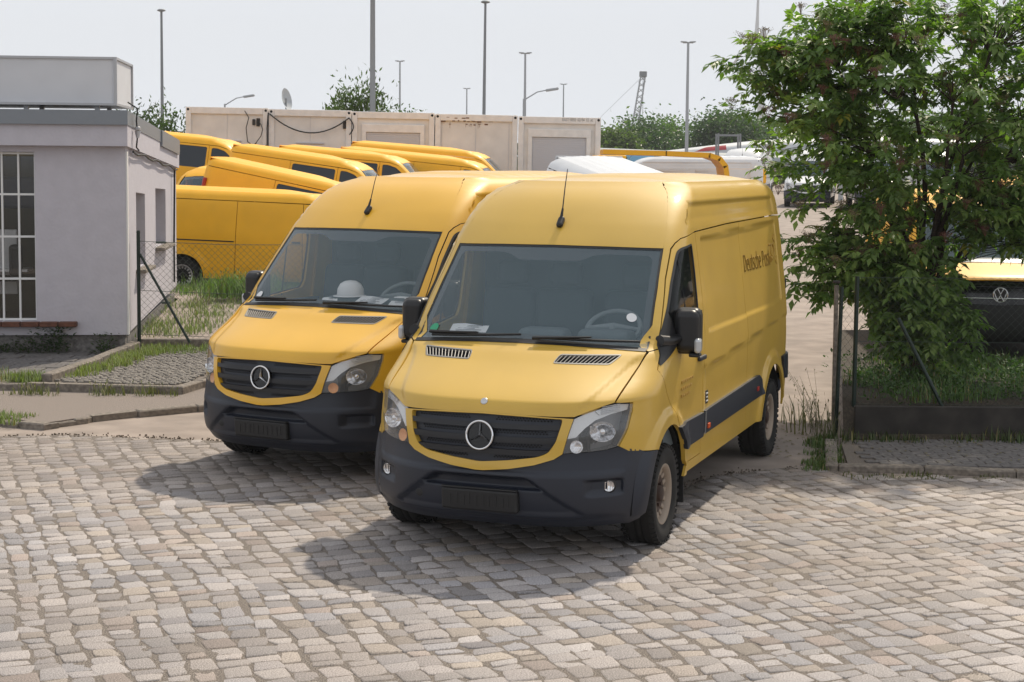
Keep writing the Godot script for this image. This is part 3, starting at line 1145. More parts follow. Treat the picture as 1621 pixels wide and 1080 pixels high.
	lip_half.append(Vector2(0, .25))
	skin(mb, both(lip_half), F, false, 0.05, 0.0, 0.0)
	for s in [1, -1]:
		var sp := PackedVector2Array()
		for k in 24:
			var y := lerpf(.255, .738, k / 23.0)
			var x: float = bs0.call(y)
			sp.append(Vector2(big.front_z(x, y), y))
		sp.append_array(P([.47, .719, .335, .712]))
		sp.append_array(arc(0, .36, .47, 0.80, -0.18, 8))
		skin(mb, sp, L if s > 0 else R, s > 0, 0.03, 0.0, 0.0)
	obj("front_bumper", mb, M.plastic, o)
	mb = MB.new()
	mb.rbox(Vector3(0, .425, .985), Vector3(.53, .15, .07), 0.02, Basis(Vector3.RIGHT, 0.06))
	for k in 10:
		mb.rbox(Vector3(-.20 + k * .045, .42 + (k % 2) * .008, 1.021), Vector3(.012 + (k % 3) * .008, .075, .006), 0.003, Basis(Vector3.RIGHT, 0.06))
	mb.rbox(Vector3(0, .502, 1.012), Vector3(.53, .012, .03), 0.005)
	obj("number_plate_holder", mb, M.black, o)
	mb = MB.new()
	mb.lathe(P([.0, .004, .022, .004, .026, .0]), Transform3D(Basis(Vector3.RIGHT, PI / 2), (F.call(Vector2(-.45, .43)) as Vector3) + Vector3(0, 0, .004)), 14)
	obj("tow_eye_cover", mb, M.black, o)
	big.bump_front = no_bump
	# --- what stops the light below and behind
	mb = MB.new()
	mb.box(Vector3(0, .36, -2.1), Vector3(1.5, .16, 5.2))
	mb.box(Vector3(0, .62, .22), Vector3(1.32, .6, 1.1))
	mb.box(Vector3(0, .30, .45), Vector3(1.1, .1, .5))
	obj("underbody", mb, M.hole, o)
	# --- cabin
	var cab := MB.new()
	cab.box(Vector3(0, 1.35, -1.30), Vector3(1.72, 1.6, .03))
	cab.box(Vector3(0, 2.06, -1.02), Vector3(1.20, .03, .56))
	cab.box(Vector3(0, .62, -.65), Vector3(1.75, .05, 1.3))
	for s in [1, -1]:
		cab.box(Vector3(s * .90, .98, -.60), Vector3(.05, .7, .98))
	obj("cabin", cab, M.interior, o)
	mb = MB.new()
	mb.rbox(Vector3(0, 1.22, -.20), Vector3(1.66, .28, .46), 0.08)
	mb.rbox(Vector3(0, 1.30, .02), Vector3(1.0, .12, .24), 0.04)
	mb.rbox(Vector3(.47, 1.38, -.24), Vector3(.40, .12, .20), 0.05)
	mb.rbox(Vector3(.0, 1.37, -.26), Vector3(.36, .12, .22), 0.05)
	mb.rbox(Vector3(-.02, 1.12, -.36), Vector3(.36, .50, .2), 0.06)
	obj("dashboard", mb, M.interior, o)
	var swm := MB.new()
	var ring := PackedVector3Array()
	var sb := Basis(Vector3.RIGHT, -0.95)
	for k in 33:
		ring.append(Vector3(.47, 1.43, -.40) + sb * Vector3(cos(TAU * k / 32) * .195, sin(TAU * k / 32) * .195, 0))
	swm.tube(ring, 0.017, 0.017, 8, false)
	for a: float in [0.0, PI, -PI / 2]:
		swm.tube(PackedVector3Array([Vector3(.47, 1.43, -.40) + sb * Vector3(0, 0, .02), Vector3(.47, 1.43, -.40) + sb * Vector3(cos(a) * .19, sin(a) * .19, 0)]), 0.03, 0.014, 6)
	obj("steering_wheel", swm, M.interior_light, o)
	for q in [[.45, .50], [-.12, .46], [-.56, .44]]:
		var st := MB.new()
		st.rbox(Vector3(q[0], .95, -.78), Vector3(q[1], .16, .50), 0.06)
		st.rbox(Vector3(q[0], 1.32, -1.05), Vector3(q[1], .66, .15), 0.06, Basis(Vector3.RIGHT, -0.14))
		st.rbox(Vector3(q[0], 1.76, -1.12), Vector3(.26, .19, .11), 0.05, Basis(Vector3.RIGHT, -0.14))
		obj("seat", st, M.seat, o)
	return o


func grid(mb: MB, rows: Array, up: Vector3) -> void:
	var ids := []
	for i in rows.size():
		var line := []
		for j in rows[i].size():
			var a: Vector3 = rows[maxi(i - 1, 0)][j]
			var b: Vector3 = rows[mini(i + 1, rows.size() - 1)][j]
			var c: Vector3 = rows[i][maxi(j - 1, 0)]
			var d: Vector3 = rows[i][mini(j + 1, rows[i].size() - 1)]
			var nn := (b - a).cross(d - c).normalized()
			if nn.dot(up) < 0: nn = -nn
			line.append(mb.vert(rows[i][j], nn))
		ids.append(line)
	for i in rows.size() - 1:
		for j in rows[i].size() - 1:
			mb.face(ids[i][j], ids[i][j + 1], ids[i + 1][j + 1])
			mb.face(ids[i][j], ids[i + 1][j + 1], ids[i + 1][j])


# ------------------------------------------------------------------ the smaller delivery van (long wheelbase)
func small_shape(wb: float) -> Shape:
	var s := Shape.new()
	s.t.zf = table([.22, .80, .30, .87, .5, .90, .75, .895, .88, .87, .97, .81, 1.02, .68, 1.06, .52, 1.10, .36, 1.14, .20, 1.2, .08, 1.4, -.15, 1.6, -.39, 1.75, -.57, 1.82, -.68, 1.88, -.83, 1.91, -.98])
	s.t.k = table([.22, .5, .5, .5, .9, .5, 1.05, .4, 1.14, .28, 1.4, .28, 1.75, .34, 1.91, .6])
	s.t.p = table([.22, 3.2, .9, 3.2, 1.14, 2.5, 1.91, 2.4])
	s.t.w = table([.22, .93, .5, .95, .9, .952, 1.1, .945, 1.3, .915, 1.6, .86, 1.75, .815, 1.83, .765, 1.88, .70, 1.91, .60])
	s.t.xe = table([.22, .78, .5, .80, .9, .82, 1.1, .80, 1.3, .76, 1.5, .71, 1.75, .64, 1.85, .56, 1.91, .46])
	s.t.zs = table([.22, .36, .5, .36, .9, .05, 1.14, -.30, 1.5, -.75, 1.75, -1.0, 1.91, -1.4])
	s.bump_side = func(z: float, y: float) -> float:
		var d := 0.0
		for c: float in [0.0, -wb]:
			var r := Vector2(z - c, y - 0.33).length()
			if r < 0.62 and y > 0.25: d += 0.018 * (1.0 - ss(0.47, 0.53, r))
		d -= 0.010 * ss(0.98, 1.0, y) * (1.0 - ss(1.055, 1.075, y))
		d -= 0.012 * (1.0 - ss(0.985, 1.0, y)) * ss(0.5, 0.8, y)
		var back := -(wb + .78)
		if z < back: d -= 0.14 * pow(clampf((back - z) / 0.24, 0, 1), 2.2)
		return d
	return s


func make_small(label: String, pm: Material, windows: bool, wb := 3.4) -> Node3D:
	var o := thing("delivery_van", label, "van")
	var sh := small_shape(wb)
	var zr := -(wb + 1.02)
	var zs := -2.42 if wb > 3.2 else -2.34
	var F := sh.front
	var gap := 0.005
	var mb: MB
	var a_f := arc(0, .33, .40, 0.45, PI - 0.45, 12)
	var a_r := arc(-wb, .33, .40, 0.08, PI - 0.08, 16)
	var wing := P([.02, 1.10, .30, 1.09, .62, 1.0, .70, .93, .66, .70, .52, .62, .40, .60])
	wing.append_array(a_f)
	wing.append_array(P([-.37, .62, -.12, .95]))
	var door := P([.0, 1.10, -.12, .955, -.37, .63, -.395, .30, -1.16, .30, -1.19, 1.10, -1.20, 1.74, -.95, 1.735, -.72, 1.68, -.40, 1.43])
	var slide := P([-1.16, .30, zs, .30, zs, 1.745, -1.20, 1.74, -1.19, 1.10])
	var rear := P([zs, .30, -wb + .41, .30])
	rear.append_array(a_r)
	rear.append_array(P([-wb - .40, .42, zr, .46, zr, 1.745, zs, 1.745]))
	var sill := P([-.42, .20, -wb + .42, .20, -wb + .42, .30, -.42, .30])
	var w_door := rounded(P([-.14, 1.14, -.46, 1.38, -.78, 1.63, -.98, 1.68, -1.13, 1.68, -1.12, 1.14]), .04, 3)
	var w_slide := rounded(P([-1.25, 1.15, zs + .05, 1.15, zs + .05, 1.69, -1.25, 1.69]), .05, 3)
	var edge := P([-.02, 1.115, -.42, 1.445, -.735, 1.69, -.955, 1.745, -1.2, 1.75, zr, 1.755, zr + .02, 1.91])
	var ys := [1.91, 1.88, 1.84, 1.79, 1.74, 1.6, 1.45, 1.3, 1.18]
	for y: float in ys:
		edge.append(Vector2(sh.front_z(sh.split(y), y), y))
	for s in [1, -1]:
		var S := sh.left if s > 0 else sh.right
		var fl: bool = s > 0
		mb = MB.new()
		skin(mb, shrink(wing, gap), S, fl, 0.09, 0.02)
		obj("wing", mb, pm, o)
		mb = MB.new()
		skin(mb, shrink(door, gap), S, fl, 0.09, 0.02, 0.0, [w_door])
		var dr := obj("front_door", mb, pm, o)
		mb = MB.new()
		skin(mb, shrink(w_door, -0.004), S, fl, 0.12, 0.0, -0.008)
		obj("window", mb, M.tint, dr)
		mb = MB.new()
		skin(mb, shrink(slide, gap), S, fl, 0.09, 0.02, 0.0, [w_slide] if windows else [])
		var sd := obj("side_door", mb, pm, o)
		if windows:
			mb = MB.new()
			skin(mb, shrink(w_slide, -0.004), S, fl, 0.14, 0.0, -0.006)
			obj("window", mb, M.tint, sd)
		mb = MB.new()
		skin(mb, shrink(rear, gap), S, fl, 0.09, 0.02)
		obj("side_panel", mb, pm, o)
		mb = MB.new()
		skin(mb, sill, S, fl, 0.2, 0.02)
		obj("sill", mb, M.plastic, o)
		for hz in [-1.30, -1.02]:
			mb = MB.new()
			mb.rbox((S.call(Vector2(hz, 1.03)) as Vector3) + Vector3(s * .014, 0, 0), Vector3(.03, .035, .16), .01)
			obj("handle", mb, M.plastic, o)
		mb = MB.new()
		var rail := PackedVector3Array()
		for k in 8: rail.append((S.call(Vector2(zs - .03 - k * .2 * (wb / 3.4), 1.0)) as Vector3) + Vector3(s * .002, 0, 0))
		mb.tube(rail, .011, .011, 4)
		obj("door_rail", mb, M.black, o)
		mb = MB.new()
		mb.rbox(Vector3(s * 1.07, 1.22, -.12), Vector3(.2, .22, .12), .05)
		mb.tube(PackedVector3Array([Vector3(s * .90, 1.14, -.16), Vector3(s * 1.02, 1.16, -.12)]), .03, .03, 6)
		obj("wing_mirror", mb, M.plastic, o)
		for z: float in [0.0, -wb]:
			var w := wheel(.332, .105, .20, M.satin, M.rubber)
			w.position = Vector3(s * .825, .332, z)
			if s < 0: w.rotation.y = PI
			w.name = "wheel" if not o.has_node("wheel") else "wheel_%03d" % (int(s < 0) * 2 + int(z < -1))
			o.add_child(w, true)
			mb = MB.new()
			var xf := Transform3D(Basis(Vector3(0, 0, 1), -PI / 2), Vector3(s * .74, .33, z))
			mb.lathe(P([.41, -.18, .41, .17]), xf, 16, PI / 2, PI * 1.5)
			mb.lathe(P([.41, .18 if s < 0 else -.18, .02, .18 if s < 0 else -.18]), xf, 16, PI / 2, PI * 1.5)
			obj("wheel_housing", mb, M.hole, o)
		var lp := P([.44, .73, .70, .72, .795, .80, .80, .95, .74, .985, .62, .95, .50, .92, .46, .86])
		if s < 0: lp = mirrored(lp)
		mb = MB.new()
		skin(mb, lp, F, false, .08, .0, -.03)
		var hl := obj("headlamp", mb, M.lampgrey, o)
		mb = MB.new()
		skin(mb, lp, F, false, .08, .03, .0)
		obj("lens", mb, M.lens, hl)
		mb = MB.new()
		mb.rbox(Vector3(s * .86, 1.15, zr + .07), Vector3(.09, .7, .08), .03)
		obj("tail_lamp", mb, M.red, o)
	# roof
	mb = MB.new()
	for s in [1, -1]:
		skin(mb, edge, sh.left if s > 0 else sh.right, s > 0, 0.08)
	var head := P([0, 1.775, .35, 1.768, .63, 1.74])
	for y: float in [1.79, 1.84, 1.88, 1.91]: head.append(Vector2(sh.split(y), y))
	head.append(Vector2(0, 1.91))
	skin(mb, both(head), F, false, 0.08)
	var rows := []
	for i in 46:
		var u := pow(i / 45.0, 1.25)
		var row := []
		for j in 21:
			var f := clampf(-1.0 + j / 10.0, -.999, .999)
			var x := f * .60
			var z0 := sh.front_z(x, 1.91)
			var z := lerpf(z0, zr + .02, u)
			var y := 1.91 + .06 * (1.0 - pow(absf(f), 2.2)) * ss(0, .8, z0 - z) * (1.0 - ss(zr + .32, zr + .02, z) * .8)
			y += .007 * sin(x * 42.0) * ss(.3, .7, z0 - z) * (1.0 - ss(.7, .95, absf(f)))
			row.append(Vector3(x, y, z))
		rows.append(row)
	grid(mb, rows, Vector3.UP)
	obj("roof", mb, pm, o)
	mb = MB.new()
	mb.quad(Vector3(-.83, .45, zr + .01), Vector3(.83, .45, zr + .01), Vector3(.62, 1.93, zr + .03), Vector3(-.62, 1.93, zr + .03), Vector3(0, 0, -1))
	obj("tailgate", mb, pm, o)
	mb = MB.new()
	mb.rbox(Vector3(0, .42, zr - .01), Vector3(1.8, .22, .14), .05)
	obj("rear_bumper", mb, M.plastic, o)
	# bonnet, windscreen
	mb = MB.new()
	skin(mb, shrink(both(P([0, .965, .46, .955, .62, .965, .745, .995, .79, 1.05, .80, 1.10, .60, 1.115, .3, 1.13, 0, 1.135])), gap), F, false, .08, .02)
	obj("bonnet", mb, pm, o)
	mb = MB.new()
	var wsp := P([0, 1.14, .3, 1.135, .6, 1.12, .785, 1.105, .74, 1.38, .69, 1.58, .635, 1.738, .35, 1.763, 0, 1.77])
	skin(mb, both(wsp), F, false, .09, .0, -.003)
	var wsn := obj("windscreen", mb, M.screen, o)
	mb = MB.new()
	skin(mb, both(wsp), F, false, .09, .0, -.0055, [shrink(both(wsp), .05)])
	obj("dark_border", mb, M.frit, wsn)
	# nose
	mb = MB.new()
	skin(mb, both(P([0, .945, .42, .935, .45, .86, .43, .73, .40, .69, 0, .67])), F, false, .08, .02, -.012)
	var gr := obj("grille", mb, M.gloss_black, o)
	for y: float in [.755, .885]:
		mb = MB.new()
		var line := PackedVector3Array()
		for k in 13: line.append((F.call(Vector2(-.43 + k * .0717, y)) as Vector3) + Vector3(0, 0, .004))
		if y < .8: mb.tube(line, .010, .010, 5)
		else: mb.tube(line, .005, .005, 5)
		obj("trim", mb, M.chrome if y < .8 else M.black, gr)
	mb = MB.new()
	skin(mb, both(P([0, .665, .40, .685, .44, .725, .70, .715, .80, .74, .815, .60, .81, .40, .79, .24, 0, .24])), F, false, .08, .02)
	for s in [1, -1]:
		var sp := P([sh.front_z(.79, .24), .24, sh.front_z(.81, .40), .40, sh.front_z(.815, .60), .60, sh.front_z(.80, .74), .74, .655, .70, .52, .625, .40, .605])
		sp.append_array(arc(0, .33, .41, .75, -.1, 5))
		skin(mb, sp, sh.left if s > 0 else sh.right, s > 0, .08)
	obj("front_bumper", mb, M.black, o)
	# round emblem with two letters, one above the other
	mb = MB.new()
	var ec := Vector3(0, .795, .905)
	var rg := PackedVector3Array()
	for k in 33: rg.append(ec + Vector3(cos(TAU * k / 32) * .082, sin(TAU * k / 32) * .082, 0))
	mb.tube(rg, .0065, .0065, 6, false)
	var strokes := [[-.034, .072, 0, .008], [0, .008, .034, .072], [-.074, .034, -.034, -.068], [-.034, -.068, 0, -.004], [0, -.004, .034, -.068], [.034, -.068, .074, .034]]
	for q in strokes:
		mb.tube(PackedVector3Array([ec + Vector3(q[0], q[1], 0), ec + Vector3(q[2], q[3], 0)]), .007, .007, 5)
	obj("emblem", mb, M.chrome, o)
	mb = MB.new()
	mb.disc(ec + Vector3(0, 0, -.006), Vector3(0, 0, 1), .08, 20)
	obj("emblem_backing", mb, M.gloss_black, o)
	mb = MB.new()
	mb.box(Vector3(0, .34, -1.75 + (3.4 - wb) * .5), Vector3(1.4, .2, wb + 1.5))
	mb.box(Vector3(0, .62, .25), Vector3(1.24, .6, .95))
	mb.box(Vector3(0, 1.1, -1.35), Vector3(1.5, 1.2, .04))
	obj("underbody", mb, M.hole, o)
	mb = MB.new()
	mb.rbox(Vector3(0, .98, -.10), Vector3(1.5, .24, .5), .08)
	for x: float in [.42, -.42]:
		mb.rbox(Vector3(x, 1.05, -1.12), Vector3(.5, .75, .15), .06, Basis(Vector3.RIGHT, -.15))
	obj("cabin", mb, M.interior, o)
	return o


# sets a vehicle so that its rear and front axles stand at the given (x, d, height) points
func stand(o: Node3D, rear: Vector3, front: Vector3, wheelbase: float) -> void:
	var a := Vector3(rear.x, rear.z, -rear.y)
	var b := Vector3(front.x, front.z, -front.y)
	var fz := (b - a).normalized()
	var fx := Vector3.UP.cross(fz).normalized()
	o.transform = Transform3D(Basis(fx, fz.cross(fx), fz), a + fz * wheelbase)


# ------------------------------------------------------------------ ground
func rise(x: float, d: float) -> float:
	var h := 0.016 * maxf(0.0, minf(d, 80.0) - 20.0)
	h += 1.0 * ss(30.0, 43.0, d) * (1.0 - ss(-8.0, 4.0, x)) * (1.0 - ss(60, 90, d) * 0.3)
	h += 0.15 * ss(21.0, 24.0, d) * (1.0 - ss(-3.6, -2.4, x)) * (1.0 - ss(27, 32, d))
	return h


func W(x: float, d: float, h := 0.0) -> Vector3:
	return Vector3(x, h, -d)


func ground() -> void:
	# the yard and everything beyond it
	var mb := MB.new()
	var xs := []
	var ds := []
	for i in range(-40, 41): xs.append(signf(i) * pow(absf(i) / 40.0, 2.2) * 400.0 + i * 0.35)
	for i in 70: ds.append(2.0 + i * 0.8 + pow(i / 69.0, 4.0) * 1200.0)
	var rows := []
	for d: float in ds:
		var row := []
		for x: float in xs: row.append(W(x, d, rise(x, d) - 0.004))
		rows.append(row)
	grid(mb, rows, Vector3.UP)
	tag(obj("yard_ground", mb, M.drive), "pale dusty concrete drive and yard rising gently behind the vans", "ground", "", "structure")
	# bed of the cobbles
	var field := P([-14, 4, 14, 4, 14, 13.10, 4.25, 13.31, 2.87, 13.50, 2.62, 13.85, 1.70, 13.30, 1.25, 12.5, -.3, 13.4, -1.4, 14.3, -2.63, 14.79, -3.43, 14.95, -4.18, 15.07, -4.81, 14.97, -14, 14.7])
	mb = MB.new()
	mb.prism(field, -.2, .006)
	var bed := tag(obj("cobbled_road", mb, M.sand), "granite cobbled street with sandy joints in front of the vans", "road", "", "structure")
	# stones: courses turned 20 degrees, widths and depths uneven, joints wandering
	rng.seed = 77
	var wob := FastNoiseLite.new()
	wob.seed = 5
	wob.frequency = 0.35
	var turn := 21.0 * DEG
	var ux := Vector2(cos(turn), sin(turn))
	var vx := Vector2(-sin(turn), cos(turn))
	var inner := Geometry2D.offset_polygon(field, -0.05)[0] as PackedVector2Array
	var stones := []
	var u := -16.0
	var warp := func(p: Vector2) -> Vector2:
		return p + Vector2(wob.get_noise_2d(p.x, p.y), wob.get_noise_2d(p.x + 40, p.y - 17)) * 0.075
	while u < 17.0:
		var du := rng.randf_range(0.125, 0.19)
		var vv := -8.0 + rng.randf() * 0.2
		while vv < 20.0:
			var dv := rng.randf_range(0.085, 0.195)
			var c := warp.call(ux * (u + du / 2) + vx * (vv + dv / 2)) as Vector2
			if c.y > 5.2 and c.y < 15.4 and absf(c.x) < 0.345 * c.y + 0.7 and Geometry2D.is_point_in_polygon(c, inner):
				var j := rng.randf_range(0.004, 0.022)
				var spin := rng.randf_range(-.09, .09)
				var r := PackedVector2Array()
				for k in 4:
					var cu := u + (j / 2 if k == 0 or k == 3 else du - j / 2)
					var cv := vv + (j / 2 if k < 2 else dv - j / 2)
					r.append(c + (warp.call(ux * cu + vx * cv) as Vector2 - c).rotated(spin) + ux * rng.randf_range(-.024, .024) + vx * rng.randf_range(-.014, .014))
				stones.append([c, r])
			vv += dv
		u += du
	stones.sort_custom(func(a, b): return a[0].length() + absf(a[0].x) * 0.4 < b[0].length() + absf(b[0].x) * 0.4)
	var rest := MB.new()
	var tone := FastNoiseLite.new()
	tone.seed = 9
	tone.frequency = 0.25
	for i in stones.size():
		var m := MB.new() if i < 300 else rest
		cobble(m, stones[i][1], stones[i][0], tone)
		if i < 300:
			obj("cobblestone", m, M.stone, bed)
	obj("cobblestones_beyond", rest, M.stone, bed).set_meta("kind", "stuff")
	var crumbs := MB.new()
	var line := P([-8, 14.85, -4.81, 15.0, -4.18, 15.10, -3.43, 14.98, -2.63, 14.82, -1.4, 14.33, -.3, 13.43, 1.25, 12.55, 1.70, 13.33, 2.60, 13.78])
	for i in line.size() - 1:
		var l := line[i].distance_to(line[i + 1])
		for k in int(l * 90):
			var p := line[i].lerp(line[i + 1], rng.randf()) + Vector2(rng.randfn() * .05, rng.randfn() * .07)
			var s := rng.randf_range(.003, .011)
			var g := rng.randf_range(.5, 1.2)
			crumbs.col = Color(.30 * g, .235 * g, .175 * g)
			var q := PackedVector2Array()
			for z in 5: q.append(p + Vector2.from_angle(TAU * z / 5.0 + rng.randf() * .5) * s * rng.randf_range(.7, 1.2))
			crumbs.prism(q, -.01, .006 + s * .5)
	tag(obj("crumbs", crumbs, M.stone), "brown crumbs of dirt along the edge of the cobbles", "dirt", "", "stuff")
	left_ground()
	right_ground()


func stone_color(c: Vector2, tone: FastNoiseLite) -> Color:
	var q := rng.randf()
	var b := rng.randf_range(0.72, 1.20) * (1.0 + tone.get_noise_2d(c.x, c.y) * 0.25)
	var k := Vector3(.48, .45, .425)
	if q < 0.18: k = Vector3(.45, .435, .43)
	elif q < 0.30: k = Vector3(.48, .42, .35)
	elif q < 0.38: k = Vector3(.47, .395, .34)
	elif q < 0.62: k = Vector3(.54, .505, .475)
	elif q < 0.68: k = Vector3(.39, .37, .36)
	# smoother, dustier and browner towards the drive
	var w := ss(11.5, 14.0, c.y) * 0.55
	k = k.lerp(Vector3(.47, .405, .345), w)
	k = k.lerp(Vector3(.50, .435, .37), clampf(tone.get_noise_2d(c.x * 2.0 + 90, c.y * 2.0) * .8 + .18, 0, .6))
	return Color(minf(k.x * b * 1.28, .9), minf(k.y * b * 1.26, .9), minf(k.z * b * 1.30, .9))


func cobble(m: MB, r: PackedVector2Array, c: Vector2, tone: FastNoiseLite) -> void:
	m.col = stone_color(c, tone)
	var lift := rng.randf_range(0.001, 0.010) * (1.0 - 0.55 * ss(12.0, 14.0, c.y))
	var tx := rng.randf_range(-.035, .035)
	var ty := rng.randf_range(-.045, .045)
	var ring := PackedVector2Array()
	for k in 4:
		var p := r[k]
		var a := r[(k + 3) % 4]
		var b := r[(k + 1) % 4]
		var f := rng.randf_range(0.10, 0.26)
		ring.append(p.lerp(a, f) + (p - c) * -0.02)
		ring.append(p.lerp(c, rng.randf_range(.02, .12)))
		ring.append(p.lerp(b, f) + (p - c) * -0.02)
		ring.append(p.lerp(b, 0.5) + (c - p.lerp(b, 0.5)) * rng.randf_range(-.05, .07))
	var n := ring.size()
	var mid := Vector2.ZERO
	for p in ring: mid += p / n
	var low := []
	var sho := []
	var top := []
	for p in ring:
		var o := (p - mid).normalized()
		var out := Vector3(o.x, 0, -o.y)
		var h := lift + (p.x - mid.x) * tx + (p.y - mid.y) * ty
		low.append(m.vert(W(p.x, p.y, -.012), out))
		var q := p.lerp(mid, .045)
		sho.append(m.vert(W(q.x, q.y, .006 + h * .80), (out * .30 + Vector3(0, .95, 0)).normalized()))
		var s := p.lerp(mid, .20)
		h = lift + (s.x - mid.x) * tx + (s.y - mid.y) * ty + rng.randf_range(-.002, .002)
		top.append(m.vert(W(s.x, s.y, .006 + h), (out * .13 + Vector3(rng.randf_range(-.05, .05), 1, rng.randf_range(-.05, .05))).normalized()))
	var cc := m.vert(W(mid.x, mid.y, .008 + lift), Vector3(-tx, 1, ty).normalized())
	for k in n:
		var k2 := (k + 1) % n
		m.face(low[k], low[k2], sho[k2])
		m.face(low[k], sho[k2], sho[k])
		m.face(sho[k], sho[k2], top[k2])
		m.face(sho[k], top[k2], top[k])
		m.face(top[k], top[k2], cc)


# a row of kerb stones along a line of points, each stone its own piece
func kerb_row(parent: Node3D, line: PackedVector2Array, width: float, y0: float, y1: float, len0: float, m: Material, jitter := 0.0, called := "kerbstone") -> void:
	for i in line.size() - 1:
		var a := line[i]
		var b := line[i + 1]
		var k := maxi(1, roundi(a.distance_to(b) / len0))
		var t := (b - a).normalized()
		var nn := Vector2(-t.y, t.x)
		for q in k:
			var s := a.lerp(b, (q + 0.006) / k)
			var e := a.lerp(b, (q + 0.994) / k)
			var j0 := rng.randf_range(-jitter, jitter)
			var j1 := rng.randf_range(-jitter, jitter)
			var mb := MB.new()
			var mid := s.lerp(e, rng.randf_range(.35, .65)) + nn * rng.randf_range(-jitter, jitter) * 1.3
			mb.prism(PackedVector2Array([s + nn * j0, mid, e + nn * j1, e + nn * width, s + nn * width]), y0, y1 + rng.randf_range(-jitter, jitter) * .4, 0.012)
			obj(called, mb, m, parent)


func left_ground() -> void:
	rng.seed = 12
	# asphalt footway strip behind the worn kerb
	var mb := MB.new()
	mb.prism(P([-9, 15.75, -5.03, 15.78, -4.8, 15.62, -4.52, 15.48, -4.40, 15.62, -4.17, 15.96, -3.8, 16.30, -3.26, 16.68, -2.3, 17.2, -2.3, 19, -9, 19]), -.2, .058)
	tag(obj("footway", mb, M.asphalt), "worn grey asphalt footway strip in front of the kiosk", "pavement", "", "structure")
	var k := tag(thing("worn_kerb", "", ""), "low broken kerb of worn stones along the asphalt footway", "kerb", "", "structure")
	kerb_row(k, P([-9, 15.60, -5.03, 15.63, -4.8, 15.50, -4.52, 15.38, -4.42, 15.53, -4.17, 15.88]), .13, -.1, .052, .24, M.kerb, .02)
	kerb_row(k, P([-4.17, 15.88, -3.8, 16.22]), .12, -.1, .055, .5, M.kerb, .012)
	kerb_row(k, P([-3.78, 16.20, -3.26, 16.59, -2.4, 17.1]), .13, -.1, .066, .8, M.kerb, .006)
	# raised plot of small setts behind a concrete kerb
	mb = MB.new()
	mb.prism(P([-5.30, 17.80, -5.36, 17.72, -4.45, 17.60, -3.62, 17.50, -3.55, 17.95, -3.3, 21.2, -5.04, 21.2]), -.1, .128)
	var plot := tag(obj("sett_plot", mb, M.sand), "raised plot of small pale setts between the kerbs beside the fence", "paving", "", "structure")
	var area := P([-5.22, 17.86, -4.45, 17.68, -3.68, 17.58, -3.6, 18.0, -3.35, 21.1, -4.95, 21.1])
	var sm := MB.new()
	var tone := FastNoiseLite.new()
	for i in 60:
		for j in 60:
			var p := Vector2(-5.3 + i * .082 + (j % 2) * .04 + rng.randf_range(-.012, .012), 17.5 + j * .078 + rng.randf_range(-.012, .012))
			if not Geometry2D.is_point_in_polygon(p, area): continue
			var h := .032 + rng.randf_range(.0, .008)
			var g := rng.randf_range(.8, 1.2)
			sm.col = Color(.36 * g, .325 * g, .285 * g)
			var q := PackedVector2Array()
			for z in 4:
				q.append(p + Vector2(-.033 if z == 0 or z == 3 else .033, -.031 if z < 2 else .031) + Vector2(rng.randf_range(-.006, .006), rng.randf_range(-.006, .006)))
			sm.prism(q, .12, .128 + h - .012, .007)
	obj("small_setts", sm, M.stone, plot).set_meta("kind", "stuff")
	k = tag(thing("front_kerb", "", ""), "straight brown concrete kerb in front of the raised sett plot", "kerb", "", "structure")
	kerb_row(k, P([-7.6, 17.70, -5.36, 17.63]), .12, 0, .13, 1.0, M.kerb, .008)
	kerb_row(k, P([-5.36, 17.63, -4.45, 17.53, -3.59, 17.43]), .11, 0, .142, .95, M.kerb_dark if false else M.kerb, .004)
	kerb_row(k, P([-3.59, 17.43, -3.47, 17.94, -3.1, 18.6]), .11, 0, .142, .6, M.kerb, .004)
	k = tag(thing("side_kerb", "", ""), "pale raised kerb running from the footway to the kiosk corner", "kerb", "", "structure")
	kerb_row(k, P([-5.12, 17.80, -4.96, 19.4, -4.90, 21.12]), .13, .05, .225, .9, M.kerb, .005)
	k = tag(thing("fence_kerb", "", ""), "grey kerb below the left wire fence", "kerb", "", "structure")
	kerb_row(k, P([-4.93, 21.22, -4.03, 21.25, -2.6, 21.3]), .16, .05, .245, .95, M.kerb, .006)
	# slabs in front of the kiosk
	mb = MB.new()
	mb.prism(P([-9, 17.75, -5.36, 17.76, -5.20, 17.80, -5.05, 19.4, -4.97, 21.0, -9, 21.0]), -.1, .125)
	var pav := tag(obj("slab_paving", mb, M.sand), "dark grey paving slabs in front of the kiosk window", "pavement", "", "structure")
	for i in 10:
		for j in 9:
			var x := -8.0 + i * .31 + (j % 2) * .15
			var d := 18.05 + j * .31
			var lim := lerpf(-5.16, -4.99, (d - 17.8) / 3.0)
			if x + .30 > lim or d > 20.5: continue
			var t := rng.randf_range(.004, .016)
			var sl := MB.new()
			var g := rng.randf_range(.8, 1.2)
			sl.col = Color(g, g, g)
			var s0 := .004
			sl.prism(P([x + s0, d + s0, x + .302 - s0, d + s0 + rng.randf_range(-.004, .004), x + .302 - s0, d + .302 - s0, x + s0, d + .302 - s0]), .1, .132 + t, .006)
			obj("paving_slab", sl, M.slab, pav)
	# earth bank behind the fence kerb
	mb = MB.new()
	var rows := []
	for i in 20:
		var d := 21.30 + i * .62
		var row := []
		for j in 16:
			var x := -6.3 + j * .29
			if d < 27.5: x = maxf(x, -4.97 - (d - 21.0) * .107)
			row.append(W(x, d, maxf(rise(x, d) + .012, .236 + (d - 21.3) * .012) * ss(-1.9, -2.6, x) + (1.0 - ss(-1.9, -2.6, x)) * (rise(x, d) - .02)))
		rows.append(row)
	grid(mb, rows, Vector3.UP)
